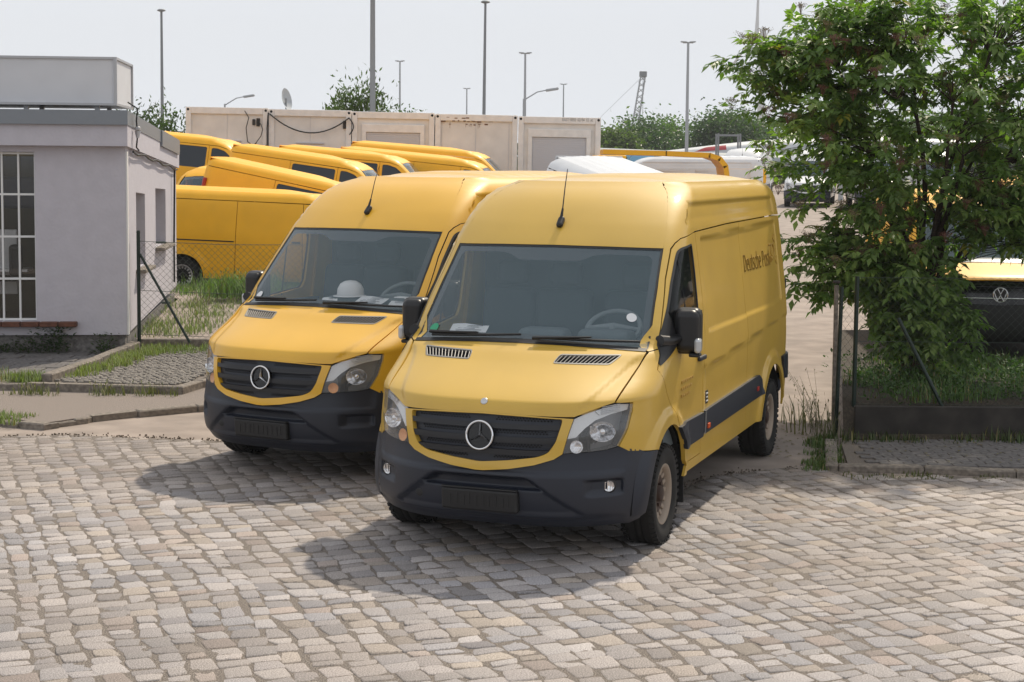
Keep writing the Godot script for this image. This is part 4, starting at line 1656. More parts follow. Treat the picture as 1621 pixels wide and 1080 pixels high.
	tag(obj("bank", mb, M.drive), "dusty rising bank behind the left wire fence", "ground", "", "structure")


func right_ground() -> void:
	rng.seed = 31
	var mb := MB.new()
	mb.prism(P([2.90, 13.65, 3.52, 13.61, 4.25, 13.45, 9, 13.15, 9, 14.98, 3.10, 14.98]), -.1, .042)
	var pav := tag(obj("brick_footway", mb, M.sand), "footway of dull brown concrete pavers below the elder bush", "pavement", "", "structure")
	var made := 0
	for j in 17:
		for i in 34:
			var x := 2.98 + i * .205 + (j % 2) * .1
			var d := 13.67 + j * .103 - (x - 2.9) * .07
			if x < 2.99 + (d - 13.65) * .14 or x > 6.2 or d > 14.85 or made >= 298: continue
			made += 1
			var g := rng.randf_range(.82, 1.15)
			var pv := MB.new()
			pv.col = Color(g * 1.5, g * 1.28, g * 1.15)
			var y := .053 + rng.randf_range(0, .004)
			pv.prism(P([x, d, x + .198, d - .014, x + .198, d + .083, x, d + .097]), .03, y, .005)
			obj("paver", pv, M.slab, pav)
	var k := tag(thing("right_kerb", "", ""), "grey concrete kerb edging the brick footway on the right", "kerb", "", "structure")
	kerb_row(k, P([2.80, 13.55, 3.52, 13.51, 4.25, 13.35, 6.5, 13.17]), .12, -.1, .058, .95, M.kerb, .003)
	kerb_row(k, P([3.05, 14.9, 2.80, 13.57]), -.11, -.1, .058, .85, M.kerb, .003)
	# planted bed with the bush, held by a low board wall
	mb = MB.new()
	var rows := []
	for i in 22:
		var d := 14.92 + i * .34
		var row := []
		for j in 20:
			var x := 3.12 + j * .34 + maxf(0.0, d - 15.0) * .20
			row.append(W(x, d, lerpf(.05, .36, ss(15.0, 15.12, d)) + .03 * noise_a.get_noise_2d(x * 40, d * 40)))
		rows.append(row)
	grid(mb, rows, Vector3.UP)
	tag(obj("planting_bed", mb, M.earth), "raised earth bed below the elder bush", "ground", "", "structure")
	var wall := thing("bed_wall", "low dark board wall holding the planted bed on the right", "wall", W(3.2, 15.0, .05))
	for i in 4:
		mb = MB.new()
		mb.rbox(Vector3(.85 + i * 1.66, .145, 0), Vector3(1.64, .32, .06), .01)
		obj("board", mb, M.kerb_dark, wall)


# ------------------------------------------------------------------ kiosk on the left
func kiosk() -> void:
	var o := thing("kiosk", "pale grey rendered kiosk with a grid window and a blank sign box on its roof", "building", W(-4.97, 20.66, .12))
	o.rotation.y = 0.107
	# local: x along the front (negative = to the left), z negative = back along the side wall
	var bottom := .24
	var soffit0 := 2.66   # front
	var fall := 0.045     # the roof falls to the back
	var depth := 6.4
	var mb := MB.new()
	# front wall with a window opening
	var wx0 := -2.40
	var wx1 := -1.135
	var wy0 := .42
	var wy1 := 2.585
	var front := P([-6, bottom, 0, bottom, 0, soffit0, -6, soffit0])
	var hole := P([wx0, wy0, wx1, wy0, wx1, wy1, wx0, wy1])
	flat_wall(mb, front, [hole], Transform3D(Basis.IDENTITY, Vector3.ZERO), .14)
	# side wall with two window openings (u runs to the back)
	var side := P([0, bottom, depth, bottom + .16, depth, soffit0 - depth * fall, 0, soffit0])
	var h1 := P([1.05, 1.02, 2.05, 1.03, 2.05, 2.02, 1.05, 2.06])
	var h2 := P([3.35, 1.20, 4.75, 1.22, 4.75, 2.04, 3.35, 2.08])
	flat_wall(mb, side, [h1, h2], Transform3D(Basis(Vector3(0, 0, -1), Vector3(0, 1, 0), Vector3(1, 0, 0)), Vector3.ZERO), .26)
	obj("wall", mb, M.render, o)
	mb = MB.new()
	mb.box(Vector3(-3, .06, -3.2), Vector3(5.94, .40, 6.3))
	obj("plinth", mb, M.plinth, o)
	# corner board
	mb = MB.new()
	mb.box(Vector3(.012, 1.42, -.06), Vector3(.022, 2.36, .10))
	obj("corner_strip", mb, M.upvc, o)
	# fascia band and metal parapet, both following the fall of the roof
	var tilt := Basis(Vector3.RIGHT, -atan(fall))
	mb = MB.new()
	mb.box(Vector3(-3.03, soffit0 + .135 - fall * 3.15, -3.15), Vector3(6.16, .27, 6.62), tilt)
	obj("fascia", mb, M.render, o)
	mb = MB.new()
	mb.box(Vector3(-3.06, soffit0 + .36 - fall * 3.15, -3.15), Vector3(6.24, .185, 6.70), tilt)
	mb.box(Vector3(.07, soffit0 + .33 - fall * 4.9, -4.9), Vector3(.03, .24, 2.6), tilt)
	obj("parapet", mb, M.flashing, o)
	# blank sign box on short feet
	mb = MB.new()
	mb.box(Vector3(-3.09, 3.50, -.98), Vector3(5.9, .61, 1.62))
	var sign := obj("sign_box", mb, M.signboard, o)
	mb = MB.new()
	for y: float in [3.205, 3.795]:
		mb.box(Vector3(-3.09, y, -.165), Vector3(5.93, .03, .035))
		mb.box(Vector3(-.135, y, -.98), Vector3(.035, .03, 1.66))
	for p in [Vector3(-.135, 3.5, -.165), Vector3(-.135, 3.5, -1.795)]:
		mb.box(p, Vector3(.04, .62, .04))
	obj("frame", mb, M.alu, sign)
	for x: float in [-.4, -1.3, -2.4, -3.5]:
		for z: float in [-.4, -1.5]:
			mb = MB.new()
			mb.box(Vector3(x, 3.12, z), Vector3(.06, .16, .06))
			obj("foot", mb, M.alu, sign)
	# front window: panes, white bars, brick sill
	var wn := Node3D.new()
	wn.name = "window"
	o.add_child(wn)
	for i in 6:
		for j in 4:
			mb = MB.new()
			mb.box(Vector3(wx0 + (wx1 - wx0) * (i + .5) / 6.0, wy0 + (wy1 - wy0) * (j + .5) / 4.0, -.115), Vector3((wx1 - wx0) / 6.0 - .012, (wy1 - wy0) / 4.0 - .02, .01), Basis(Vector3.UP, rng.randf_range(-.012, .012)))
			obj("pane", mb, M.kiosk_pane, wn)
	mb = MB.new()
	for i in 7: mb.box(Vector3(lerpf(wx0 + .012, wx1 - .012, i / 6.0), (wy0 + wy1) / 2, -.10), Vector3(.024, wy1 - wy0, .035))
	for j in 5: mb.box(Vector3((wx0 + wx1) / 2, lerpf(wy0, wy1, [0.008, .25, .5, .75, .992][j]), -.098), Vector3(wx1 - wx0, .026, .035))
	obj("glazing_bar", mb, M.upvc, wn)
	for i in 8:
		mb = MB.new()
		mb.rbox(Vector3(wx0 + .02 + i * .235, wy0 - .035, .01), Vector3(.225, .062, .22), .01)
		obj("sill_brick", mb, M.brick, o)
	var room := MB.new()
	room.box(Vector3(-2.6, 1.3, -2.6), Vector3(4.6, 2.6, .04))
	room.box(Vector3(-2.6, .30, -1.4), Vector3(4.6, .04, 2.6))
	room.box(Vector3(-2.6, 2.55, -1.4), Vector3(4.6, .04, 2.6))
	obj("room", room, M.floor_green, o)
	room = MB.new()
	room.rbox(Vector3(-2.0, 2.05, -1.0), Vector3(1.9, .42, .5), .05)
	obj("blue_cupboard", room, M.dark_blue, o)
	room = MB.new()
	room.tube(PackedVector3Array([Vector3(-2.35, 2.4, -.5), Vector3(-2.0, 1.15, -.5)]), .06, .06, 8)
	room.rbox(Vector3(-1.72, 1.15, -.55), Vector3(.50, .85, .05), .02)
	room.box(Vector3(-2.0, 1.05, -.5), Vector3(1.4, .03, .4))
	obj("shelf", room, M.white, o)
	room = MB.new()
	room.rbox(Vector3(-1.45, 1.18, -.35), Vector3(.16, .42, .2), .05)
	room.box(Vector3(-1.9, .95, -.4), Vector3(1.5, .06, .5))
	obj("counter", room, M.black, o)
	# side windows
	for h in [h1, h2]:
		mb = MB.new()
		var zc: float = -(h[0].x + h[1].x) / 2
		var wd: float = h[1].x - h[0].x
		mb.box(Vector3(-.24, (h[0].y + h[2].y) / 2, zc), Vector3(.02, h[2].y - h[0].y + .1, wd))
		var w2 := obj("side_window", mb, M.window, o)
		mb = MB.new()
		for e: float in [-.48, 0.0, .48]: mb.box(Vector3(-.22, (h[0].y + h[2].y) / 2, zc + e * wd), Vector3(.05, h[2].y - h[0].y, .05))
		for y: float in [h[0].y + .03, h[2].y - .03]: mb.box(Vector3(-.22, y, zc), Vector3(.045, .06, wd))
		obj("frame", mb, M.upvc, w2)
		mb = MB.new()
		mb.rbox(Vector3(-.04, h[0].y - .03, zc), Vector3(.36, .05, wd + .14), .012)
		obj("sill", mb, M.kerb, w2)
	# cable under the eaves, with a small lamp
	mb = MB.new()
	mb.tube(PackedVector3Array([Vector3(.0, 3.24, -.30), Vector3(.12, 3.16, -.34), Vector3(.10, 3.0, -.36), Vector3(.11, 2.82, -.40), Vector3(.09, 2.66, -.42), Vector3(.10, 2.62, -.6)]), .011, .011, 5)
	var c1 := PackedVector3Array()
	for k in 14: c1.append(Vector3(.05, 2.60 - k * .44 * fall - .02 * sin(k * 1.7), -.4 - k * .44))
	mb.tube(c1, .014, .014, 5)
	mb.tube(PackedVector3Array([Vector3(.05, 2.37, -5.7), Vector3(.03, 1.2, -5.72), Vector3(.03, .5, -5.72)]), .016, .016, 5)
	obj("cable", mb, M.cable, o)
	mb = MB.new()
	mb.rbox(Vector3(.11, 2.90, -.40), Vector3(.07, .06, .09), .02)
	mb.tube(PackedVector3Array([Vector3(.11, 2.87, -.40), Vector3(.11, 2.78, -.40)]), .04, .02, 8)
	obj("wall_lamp", mb, M.alu, o)


# a wall with openings, given in its own plane; the jambs go back by the given depth
func flat_wall(mb: MB, poly: PackedVector2Array, holes: Array, xf: Transform3D, jamb: float) -> void:
	var fn := func(p: Vector2) -> Vector3: return xf * Vector3(p.x, p.y, 0)
	var nn := xf.basis.z
	var lo := poly[0]
	var hi := poly[0]
	for p in poly:
		lo = lo.min(p)
		hi = hi.max(p)
	var nx := int(ceil((hi.x - lo.x) / .5))
	for i in nx:
		for j in 6:
			var a := Vector2(lerpf(lo.x, hi.x, float(i) / nx), lerpf(lo.y, hi.y, j / 6.0))
			var b := Vector2(lerpf(lo.x, hi.x, float(i + 1) / nx), lerpf(lo.y, hi.y, (j + 1) / 6.0))
			var got: Array = Geometry2D.intersect_polygons(poly, PackedVector2Array([a, Vector2(b.x, a.y), b, Vector2(a.x, b.y)]))
			for h in holes:
				var nxt := []
				for g in got: nxt.append_array(Geometry2D.clip_polygons(g, h))
				got = nxt
			for g: PackedVector2Array in got:
				if Geometry2D.is_polygon_clockwise(g): continue
				var t := Geometry2D.triangulate_polygon(g)
				for k in range(0, t.size(), 3):
					mb.tri(fn.call(g[t[k]]), fn.call(g[t[k + 1]]), fn.call(g[t[k + 2]]), nn)
	for h: PackedVector2Array in holes:
		var mid := Vector2.ZERO
		for p in h: mid += p / h.size()
		for i in h.size():
			var p := h[i]
			var q := h[(i + 1) % h.size()]
			var inn := mid - (p + q) / 2
			mb.quad(fn.call(p), fn.call(q), fn.call(q) - nn * jamb, fn.call(p) - nn * jamb, xf.basis * Vector3(inn.x, inn.y, 0))


# woven wire: zigzag wires standing side by side; the path is a list of (x, d, ground height)
func wire_mesh(mb: MB, a: Vector3, b: Vector3, h: float, cell: float, r := .0016) -> void:
	var run := b - a
	var m := int(Vector2(run.x, run.z).length() / cell)
	var rowsn := int(h / cell)
	var dir := run / m
	var out := dir.cross(Vector3.UP).normalized() * r * 2.0
	for i in m:
		for sgn in [1.0, -1.0]:
			# straight diagonal pieces of the zigzag
			for j in rowsn:
				if ((i + j) % 2 == 0) != (sgn > 0): continue
				var y0 := h * j / rowsn
				var y1 := h * (j + 1) / rowsn
				var p := a + dir * (i + (0.0 if sgn > 0 else 1.0)) + Vector3(0, y0, 0)
				var q := a + dir * (i + (1.0 if sgn > 0 else 0.0)) + Vector3(0, y1, 0)
				mb.tube(PackedVector3Array([p + out * sgn, q - out * sgn]), r, r, 3, false)


func fences() -> void:
	# left
	var o := thing("wire_fence", "green wire mesh fence with a leaning brace beside the kiosk", "fence", W(-4.92, 21.12, .22))
	var mb := MB.new()
	mb.tube(PackedVector3Array([Vector3(0, -.1, 0), Vector3(0, 1.44, 0)]), .024, .024, 10)
	mb.tube(PackedVector3Array([Vector3(0, 1.44, 0), Vector3(0, 1.47, 0)]), .027, .02, 10)
	obj("post", mb, M.post_green, o)
	mb = MB.new()
	mb.tube(PackedVector3Array([Vector3(.02, 1.16, 0), Vector3(.68, .0, .06)]), .018, .018, 8)
	obj("brace", mb, M.post_green, o)
	mb = MB.new()
	mb.tube(PackedVector3Array([Vector3(2.45, -.1, 0), Vector3(2.45, 1.40, 0)]), .024, .024, 10)
	obj("post", mb, M.post_green, o)
	mb = MB.new()
	wire_mesh(mb, Vector3(.03, .06, 0), Vector3(2.45, .03, -.02), 1.26, .042, .0019)
	for y: float in [.10, .68, 1.33]:
		mb.tube(PackedVector3Array([Vector3(0, y, .003), Vector3(1.2, y - .03 - .01, .003), Vector3(2.45, y - .03, .003)]), .0035, .0035, 4)
	mb.rbox(Vector3(.30, 1.315, .01), Vector3(.14, .03, .03), .01)
	mb.rbox(Vector3(.36, .52, .01), Vector3(.12, .03, .03), .01)
	obj("wire", mb, M.wire, o)
	# right: along the footway, and back along the drive
	o = thing("wire_fence", "dark green wire mesh fence in front of the elder bush", "fence", W(3.27, 15.22, .08))
	mb = MB.new()
	mb.tube(PackedVector3Array([Vector3(0, -.1, 0), Vector3(.01, 1.48, -.01)]), .021, .021, 10)
	obj("post", mb, M.post_green, o)
	mb = MB.new()
	mb.tube(PackedVector3Array([Vector3(.42, 1.08, -.06), Vector3(.86, .18, .10)]), .018, .018, 8)
	obj("brace", mb, M.post_green, o)
	mb = MB.new()
	mb.tube(PackedVector3Array([Vector3(3.0, -.1, .04), Vector3(3.0, 1.50, .04)]), .026, .026, 10)
	obj("post", mb, M.post_green, o)
	mb = MB.new()
	wire_mesh(mb, Vector3(.03, .24, 0), Vector3(3.0, .24, .04), 1.24, .040, .0011)
	for y: float in [.26, .86, 1.47]:
		mb.tube(PackedVector3Array([Vector3(0, y, .0), Vector3(3.0, y, .04)]), .002, .002, 4)
	obj("wire", mb, M.wire, o)
	o = thing("gate_post", "dark green leaning gate post at the corner of the drive", "post", W(3.16, 15.40, 0))
	mb = MB.new()
	mb.tube(PackedVector3Array([Vector3(-.02, -.1, 0), Vector3(.03, 1.44, -.10)]), .020, .020, 10)
	obj("post", mb, M.post_green, o)
	mb = MB.new()
	wire_mesh(mb, Vector3(-.01, .1, -.01), Vector3(.11, .1, .18), 1.3, .042, .0012)
	obj("wire", mb, M.wire, o)
	o = thing("concrete_post", "pale slim concrete post behind the gate post at the drive", "post", W(3.24, 16.0, .02))
	mb = MB.new()
	mb.rbox(Vector3(0, .70, 0), Vector3(.04, 1.40, .04), .006)
	obj("shaft", mb, M.kerb, o)
	mb = MB.new()
	mb.rbox(Vector3(0, 1.43, 0), Vector3(.07, .03, .07), .01)
	obj("cap", mb, M.kerb_dark, o)


# ------------------------------------------------------------------ site containers in a row
func containers() -> void:
	var names := ["left-most cream site container with a junction box under its eaves", "cream site container crossed by a sagging black cable", "cream site container with a narrow grey roller shutter behind the left vans", "cream site container with rust under its roof edge and no shutter", "right-most cream site container with a wide grey roller shutter and black lettering"]
	var w := 2.44
	for i in 5:
		var x := -8.47 + i * 2.452
		var o := thing("site_container", names[i], "container", W(x, 47.6, 1.42 - i * .052), 0, "row of cream site containers")
		o.rotation.z = -.012
		var H := 2.78
		var mb := MB.new()
		mb.box(Vector3(0, H / 2, -1.55), Vector3(w - .16, H - .14, 3.0))
		obj("wall", mb, M.cont, o)
		for s in [-1, 1]:
			mb = MB.new()
			mb.rbox(Vector3(s * (w / 2 - .085), H / 2, -.06), Vector3(.16, H, .16), .02)
			obj("corner_post", mb, M.cont_frame, o)
			mb = MB.new()
			mb.disc(Vector3(s * (w / 2 - .075), H - .075, .024), Vector3(0, 0, 1), .038, 12)
			mb.disc(Vector3(s * (w / 2 - .085), H + .004, -.06), Vector3.UP, .04, 12)
			obj("corner_opening", mb, M.hole, o)
		mb = MB.new()
		mb.rbox(Vector3(0, H - .10, -.06), Vector3(w - .33, .20, .16), .02)
		mb.box(Vector3(0, H - .03, -1.6), Vector3(w - .05, .05, 3.0))
		obj("top_rail", mb, M.cont_frame, o)
		mb = MB.new()
		mb.rbox(Vector3(0, .08, -.06), Vector3(w - .33, .16, .16), .02)
		obj("bottom_rail", mb, M.cont_frame, o)
		if i < 2:
			mb = MB.new()
			mb.rbox(Vector3(0, H - .98, -.02), Vector3(.84, .04, .09), .01)
			obj("rain_strip", mb, M.shutter, o)
			mb = MB.new()
			mb.box(Vector3(0, (H - 1.02) / 2, -.04), Vector3(.80, H - 1.04, .03))
			mb.box(Vector3(.40, H - 1.3, -.02), Vector3(.03, .24, .03))
			var dd := obj("door", mb, M.cont_frame, o)
			mb = MB.new()
			mb.rbox(Vector3(.32, 1.0, 0), Vector3(.12, .03, .05), .01)
			obj("handle", mb, M.alu, dd)
			mb = MB.new()
			mb.box(Vector3(0, H - .58, -.046), Vector3(.012, .74, .01))
			obj("panel_joint", mb, M.shutter, o)
		elif i == 3:
			mb = MB.new()
			for px: float in [-.02, .96, -1.02]:
				mb.box(Vector3(px, H / 2 - .1, -.045), Vector3(.014, H - .3, .01))
			obj("panel_joint", mb, M.shutter, o)
			mb = MB.new()
			rng.seed = 4
			for k in 20:
				var px := clampf(rng.randfn(-.25, .42), -.98, .98)
				mb.box(Vector3(px, H - .205 + rng.randf_range(-.015, .015) - (.09 if k % 3 == 0 else 0.0) + .10 * float(k % 4 == 1), .021 if k % 3 != 0 else -.044), Vector3(rng.randf_range(.03, .14), rng.randf_range(.012, .04), .004))
			for k in 6:
				mb.box(Vector3(clampf(rng.randfn(-.15, .3), -.9, .9), H - .32, -.0465 - k * .0001), Vector3(.008, rng.randf_range(.04, .2), .003))
			obj("rust_streak", mb, M.rust, o)
		else:
			var bw := 1.72
			mb = MB.new()
			var top := H - .42
			for s in [-1, 1]: mb.rbox(Vector3(s * bw / 2, top / 2 + .2, -.02), Vector3(.13, top - .4, .10), .015)
			mb.rbox(Vector3(0, top - .06, -.019), Vector3(bw + .13, .24, .104), .015)
			var fr := obj("shutter_frame", mb, M.cont_frame, o)
			for k in 30:
				mb = MB.new()
				mb.rbox(Vector3(0, top - .22 - k * .06, -.03), Vector3(bw - .14, .0575, .03), .004)
				obj("slat", mb, M.shutter, fr)
		if i == 4:
			var t := word("container_lettering", "SUGST·0092·02/04 CE ac", .085, .92, M.black, o, Transform3D(Basis.IDENTITY, Vector3(.52, H - .075, .021)), .002, "Droid Sans Mono")
			t.name = "lettering"
		if i < 2:
			mb = MB.new()
			var bx := .92 if i == 0 else 1.02
			mb.rbox(Vector3(bx, H - .42, -.01), Vector3(.10, .24, .08), .02)
			if i == 0: mb.rbox(Vector3(bx - .13, H - .42, -.01), Vector3(.08, .18, .07), .02)
			obj("junction_box", mb, M.kerb_dark, o)
	# cables
	var c := MB.new()
	var pts := PackedVector3Array()
	for k in 17:
		var q := k / 16.0
		pts.append(W(-7.17 + q * 2.35, 47.5, 4.02 - .10 * q - .50 * (1.0 - pow(2 * q - 1, 2))))
	c.tube(pts, .02, .02, 5)
	var p2 := PackedVector3Array()
	for k in 9:
		var a := PI * k / 8.0
		p2.append(W(-4.82 + sin(a) * .12, 47.5, 3.9 - k * .06))
	c.tube(p2, .018, .018, 5)
	tag(obj("sagging_cable", c, M.cable), "black cable sagging across the second site container", "cable")
	c = MB.new()
	c.tube(PackedVector3Array([W(-7.20, 47.5, 4.05), W(-7.24, 47.5, 3.6), W(-7.24, 47.5, 2.2)]), .025, .02, 5)
	var p3 := PackedVector3Array()
	for k in 12:
		var a := TAU * k / 11.0 * .9
		p3.append(W(-7.55 + .22 * sin(a * 1.4) - k * .02, 47.5, 3.5 + .3 * cos(a) - .05 * k))
	c.tube(p3, .012, .012, 4)
	c.tube(PackedVector3Array([W(-7.9, 47.5, 4.1), W(-7.78, 47.5, 3.9), W(-7.86, 47.5, 3.6), W(-7.82, 47.5, 3.2), W(-7.5, 47.5, 2.95), W(-7.26, 47.5, 3.1)]), .014, .014, 4)
	tag(obj("hanging_cable", c, M.cable), "looped black cables hanging between the two left site containers", "cable")
	# dish on the roof
	var o := thing("satellite_dish", "grey satellite dish seen edge-on on the container roof", "satellite dish", W(-6.78, 48.2, 4.05))
	var mb := MB.new()
	mb.tube(PackedVector3Array([Vector3(0, 0, 0), Vector3(0, .45, 0)]), .025, .025, 8)
	obj("mast", mb, M.pole, o)
	mb = MB.new()
	mb.lathe(P([0, -.06, .13, -.05, .24, -.02, .33, .026, .335, .03]), Transform3D(Basis(Vector3.UP, 1.28) * Basis(Vector3.RIGHT, PI / 2 - .2), Vector3(0, .42, 0)), 28)
	obj("dish", mb, M.pole_far, o)


# ------------------------------------------------------------------ lamp posts, crane, turbine, far vehicles
func lamp_post(label: String, x: float, d: float, top: float, r: float, kind: int, m: Material, lean := 0.0) -> void:
	var base := rise(x, d)
	var o := thing("lamp_post", label, "lamp post", W(x, d, base - .2), 0, "tall lamp posts of the freight yard")
	var h := top - base + .2
	var mb := MB.new()
	mb.tube(PackedVector3Array([Vector3.ZERO, Vector3(lean * .5, h * .5, 0), Vector3(lean, h, 0)]), r * 1.25, r * .7, 10)
	obj("pole", mb, m, o)
	mb = MB.new()
	if kind == 0:
		for s in [-1, 1]:
			mb.rbox(Vector3(lean + s * r * 2.6, h + r * .4, 0), Vector3(r * 3.6, r * .8, r * 3), r * .35, Basis(Vector3(0, 0, 1), s * .05))
		mb.tube(PackedVector3Array([Vector3(lean - r * 3, h, 0), Vector3(lean + r * 3, h, 0)]), r * .5, r * .5, 6)
	elif kind == 1:
		mb.lathe(P([0, r * 1.2, r * 1.6, r * 1.5, r * 2.5, r * 1.0, r * 2.6, r * .4, r * 1.4, 0, 0, 0]), Transform3D(Basis.IDENTITY, Vector3(lean, h, 0)), 18)
	elif kind == 2:
		mb.tube(PackedVector3Array([Vector3(lean, h - r, 0), Vector3(lean + r * 9, h + r * 4.5, 0), Vector3(lean + r * 16, h + r * 6, 0)]), r * .5, r * .4, 6)
		mb.rbox(Vector3(lean + r * 19, h + r * 6.3, 0), Vector3(r * 9, r * 1.8, r * 4), r * .8, Basis(Vector3(0, 0, 1), .16))
	obj("lamp_head", mb, m, o)


func far_things() -> void:
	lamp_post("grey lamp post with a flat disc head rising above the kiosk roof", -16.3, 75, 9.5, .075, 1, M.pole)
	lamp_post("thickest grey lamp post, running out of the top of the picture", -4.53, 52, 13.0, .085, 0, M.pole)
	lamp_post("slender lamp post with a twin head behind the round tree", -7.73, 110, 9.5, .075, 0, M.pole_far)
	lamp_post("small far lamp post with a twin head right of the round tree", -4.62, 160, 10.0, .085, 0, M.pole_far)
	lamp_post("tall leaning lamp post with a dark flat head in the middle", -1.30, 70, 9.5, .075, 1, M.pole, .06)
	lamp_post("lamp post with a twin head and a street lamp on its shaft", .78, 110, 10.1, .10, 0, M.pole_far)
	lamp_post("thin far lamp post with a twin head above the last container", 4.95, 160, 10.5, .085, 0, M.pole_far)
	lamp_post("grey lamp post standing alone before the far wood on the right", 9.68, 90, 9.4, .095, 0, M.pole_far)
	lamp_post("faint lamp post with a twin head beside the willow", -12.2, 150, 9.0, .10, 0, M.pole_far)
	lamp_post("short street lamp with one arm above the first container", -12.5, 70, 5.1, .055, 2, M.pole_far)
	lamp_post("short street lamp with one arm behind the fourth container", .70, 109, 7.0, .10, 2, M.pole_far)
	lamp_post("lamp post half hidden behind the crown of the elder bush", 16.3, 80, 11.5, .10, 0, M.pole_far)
	# crane
	var o := thing("lattice_crane", "pale lattice crane boom beyond the wood", "crane", W(14.3, 200, 2))
	var mb := MB.new()
	var a := Vector3(0, 0, 0)
	var b := Vector3(1.7, 11.6, 0)
	for s in [Vector3(-.4, 0, -.4), Vector3(.4, 0, -.4), Vector3(-.4, 0, .4), Vector3(.4, 0, .4)]:
		mb.tube(PackedVector3Array([a + s * 1.1, b + s * .7]), .09, .07, 4)
	for k in 16:
		var p := a.lerp(b, k / 16.0)
		var q := a.lerp(b, (k + 1) / 16.0)
		var sg := 1.0 if k % 2 == 0 else -1.0
		mb.tube(PackedVector3Array([p + Vector3(-.4 * sg, 0, .4), q + Vector3(.4 * sg, 0, .4)]), .05, .05, 4)
		mb.tube(PackedVector3Array([p + Vector3(.4 * sg, 0, -.4), q + Vector3(-.4 * sg, 0, -.4)]), .05, .05, 4)
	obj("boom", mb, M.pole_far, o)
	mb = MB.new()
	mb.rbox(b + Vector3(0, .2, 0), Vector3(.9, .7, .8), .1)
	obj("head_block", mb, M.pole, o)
	mb = MB.new()
	mb.tube(PackedVector3Array([b, Vector3(1.75, 1, 0)]), .035, .035, 4)
	mb.tube(PackedVector3Array([b, Vector3(-6, 4, 0)]), .02, .02, 4)
	obj("cable", mb, M.pole_far, o)
	mb = MB.new()
	mb.rbox(Vector3(-1.0, -.6, 0), Vector3(4.0, 2.2, 2.6), .3)
	obj("cab", mb, M.paint_white, o)
	# wind turbine
	o = thing("wind_turbine", "pale wind turbine far behind the elder bush", "wind turbine", W(122.5, 800, 0))
	mb = MB.new()
	mb.tube(PackedVector3Array([Vector3(0, -4, 0), Vector3(0, 66, 0)]), 2.2, 1.4, 16)
	obj("tower", mb, M.blade, o)
	mb = MB.new()
	mb.rbox(Vector3(0, 67, 0), Vector3(3.4, 3.6, 9), 1.2)
	mb.tube(PackedVector3Array([Vector3(-1.5, 67, 1), Vector3(-4, 67, 2.4)]), 1.8, .6, 12)
	obj("nacelle", mb, M.blade, o)
	for k in 3:
		mb = MB.new()
		var an := PI / 2 - .04 + TAU * k / 3
		var dr := Vector3(cos(an) * .34, sin(an), cos(an) * .94)
		var c := Vector3(-3.0, 67, 2.0)
		mb.tube(PackedVector3Array([c, c + dr * 3, c + dr * 9, c + dr * 25, c + dr * 45]), 1.25, .2, 8)
		obj("blade", mb, M.blade, o)
	# turbine blades lying in the yard
	o = thing("turbine_blade", "long pale turbine blade with a red band lying behind the yard", "turbine blade", W(7, 105, 2.6))
	mb = MB.new()
	var rows := []
	for i in 30:
		var q := i / 29.0
		var hh := lerpf(.28, 1.05, ss(0.0, .5, q)) * (1.0 - .35 * ss(.75, 1.0, q))
		var row := []
		for k in 17:
			var an := TAU * k / 16.0
			row.append(Vector3(q * 24 - 1.0, .35 + q * .75 + sin(an) * hh, cos(an) * hh * .9))
		rows.append(row)
	tube_grid(mb, rows)
	obj("shell", mb, M.blade, o)
	mb = MB.new()
	var band := []
	for i in 12:
		var q := lerpf(.235, .325, i / 11.0)
		var hh := lerpf(.28, 1.05, ss(0.0, .5, q)) + .015
		var row := []
		for k in 5:
			var an := lerpf(.35, .35 + .5 * ss(0, 5, i), k / 4.0) + .2
			row.append(Vector3(q * 24 - 1.0, .35 + q * .75 + sin(an) * hh, cos(an) * hh * .9))
		band.append(row)
	grid(mb, band, Vector3(0, .3, 1))
	obj("red_band", mb, M.red_stripe, o)
	o = thing("turbine_blade", "dull grey turbine blade lying in front of the banded one", "turbine blade", W(4, 98, 2.1))
	mb = MB.new()
	rows = []
	for i in 24:
		var q := i / 23.0
		var hh := lerpf(.75, .38, q)
		var row := []
		for k in 17:
			var an := TAU * k / 16.0
			row.append(Vector3(q * 17 - 1.0, .85 - q * .2 + sin(an) * hh, cos(an) * hh * .8))
		rows.append(row)
	tube_grid(mb, rows)
	obj("shell", mb, M.blade_grey, o)
	o = thing("steel_cradle", "dark steel transport cradle around the banded turbine blade", "frame", W(12.8, 96, 1.2))
	mb = MB.new()
	for x: float in [-.65, .65]:
		for z: float in [-.5, .5]: mb.box(Vector3(x, 1.65, z), Vector3(.10, 3.3, .10))
	for y: float in [.9, 1.7, 3.2]:
		for z: float in [-.5, .5]: mb.box(Vector3(0, y, z), Vector3(1.3, .10, .08))
	mb.box(Vector3(-.1, 1.3, .5), Vector3(.5, .9, .12))
	obj("frame", mb, M.pole, o)
	# a long yellow machine guard with its end bent down
	o = thing("yellow_arch", "long yellow canopy with a bent-down end behind the white van", "canopy", W(2.45, 43.4, .38))
	mb = MB.new()
	var prof := [Vector2(-.05, 2.56), Vector2(1.6, 2.53), Vector2(2.75, 2.49), Vector2(3.02, 2.40), Vector2(3.18, 2.2), Vector2(3.24, 1.8), Vector2(3.22, .3)]
	for i in prof.size() - 1:
		var p: Vector2 = prof[i]
		var q: Vector2 = prof[i + 1]
		var mid := (p + q) / 2
		var e := (q - p)
		mb.box(Vector3(mid.x, mid.y, 0), Vector3(e.length() + .03, .13, 1.6), Basis(Vector3(0, 0, 1), e.angle()))
	obj("guard", mb, M.paint_t, o)
	mb = MB.new()
	mb.rbox(Vector3(.38, 2.2, -4.6), Vector3(1.0, .6, 1.2), .05)
	mb.rbox(Vector3(4.2, 1.95, -4.5), Vector3(1.6, .5, 1.2), .05)
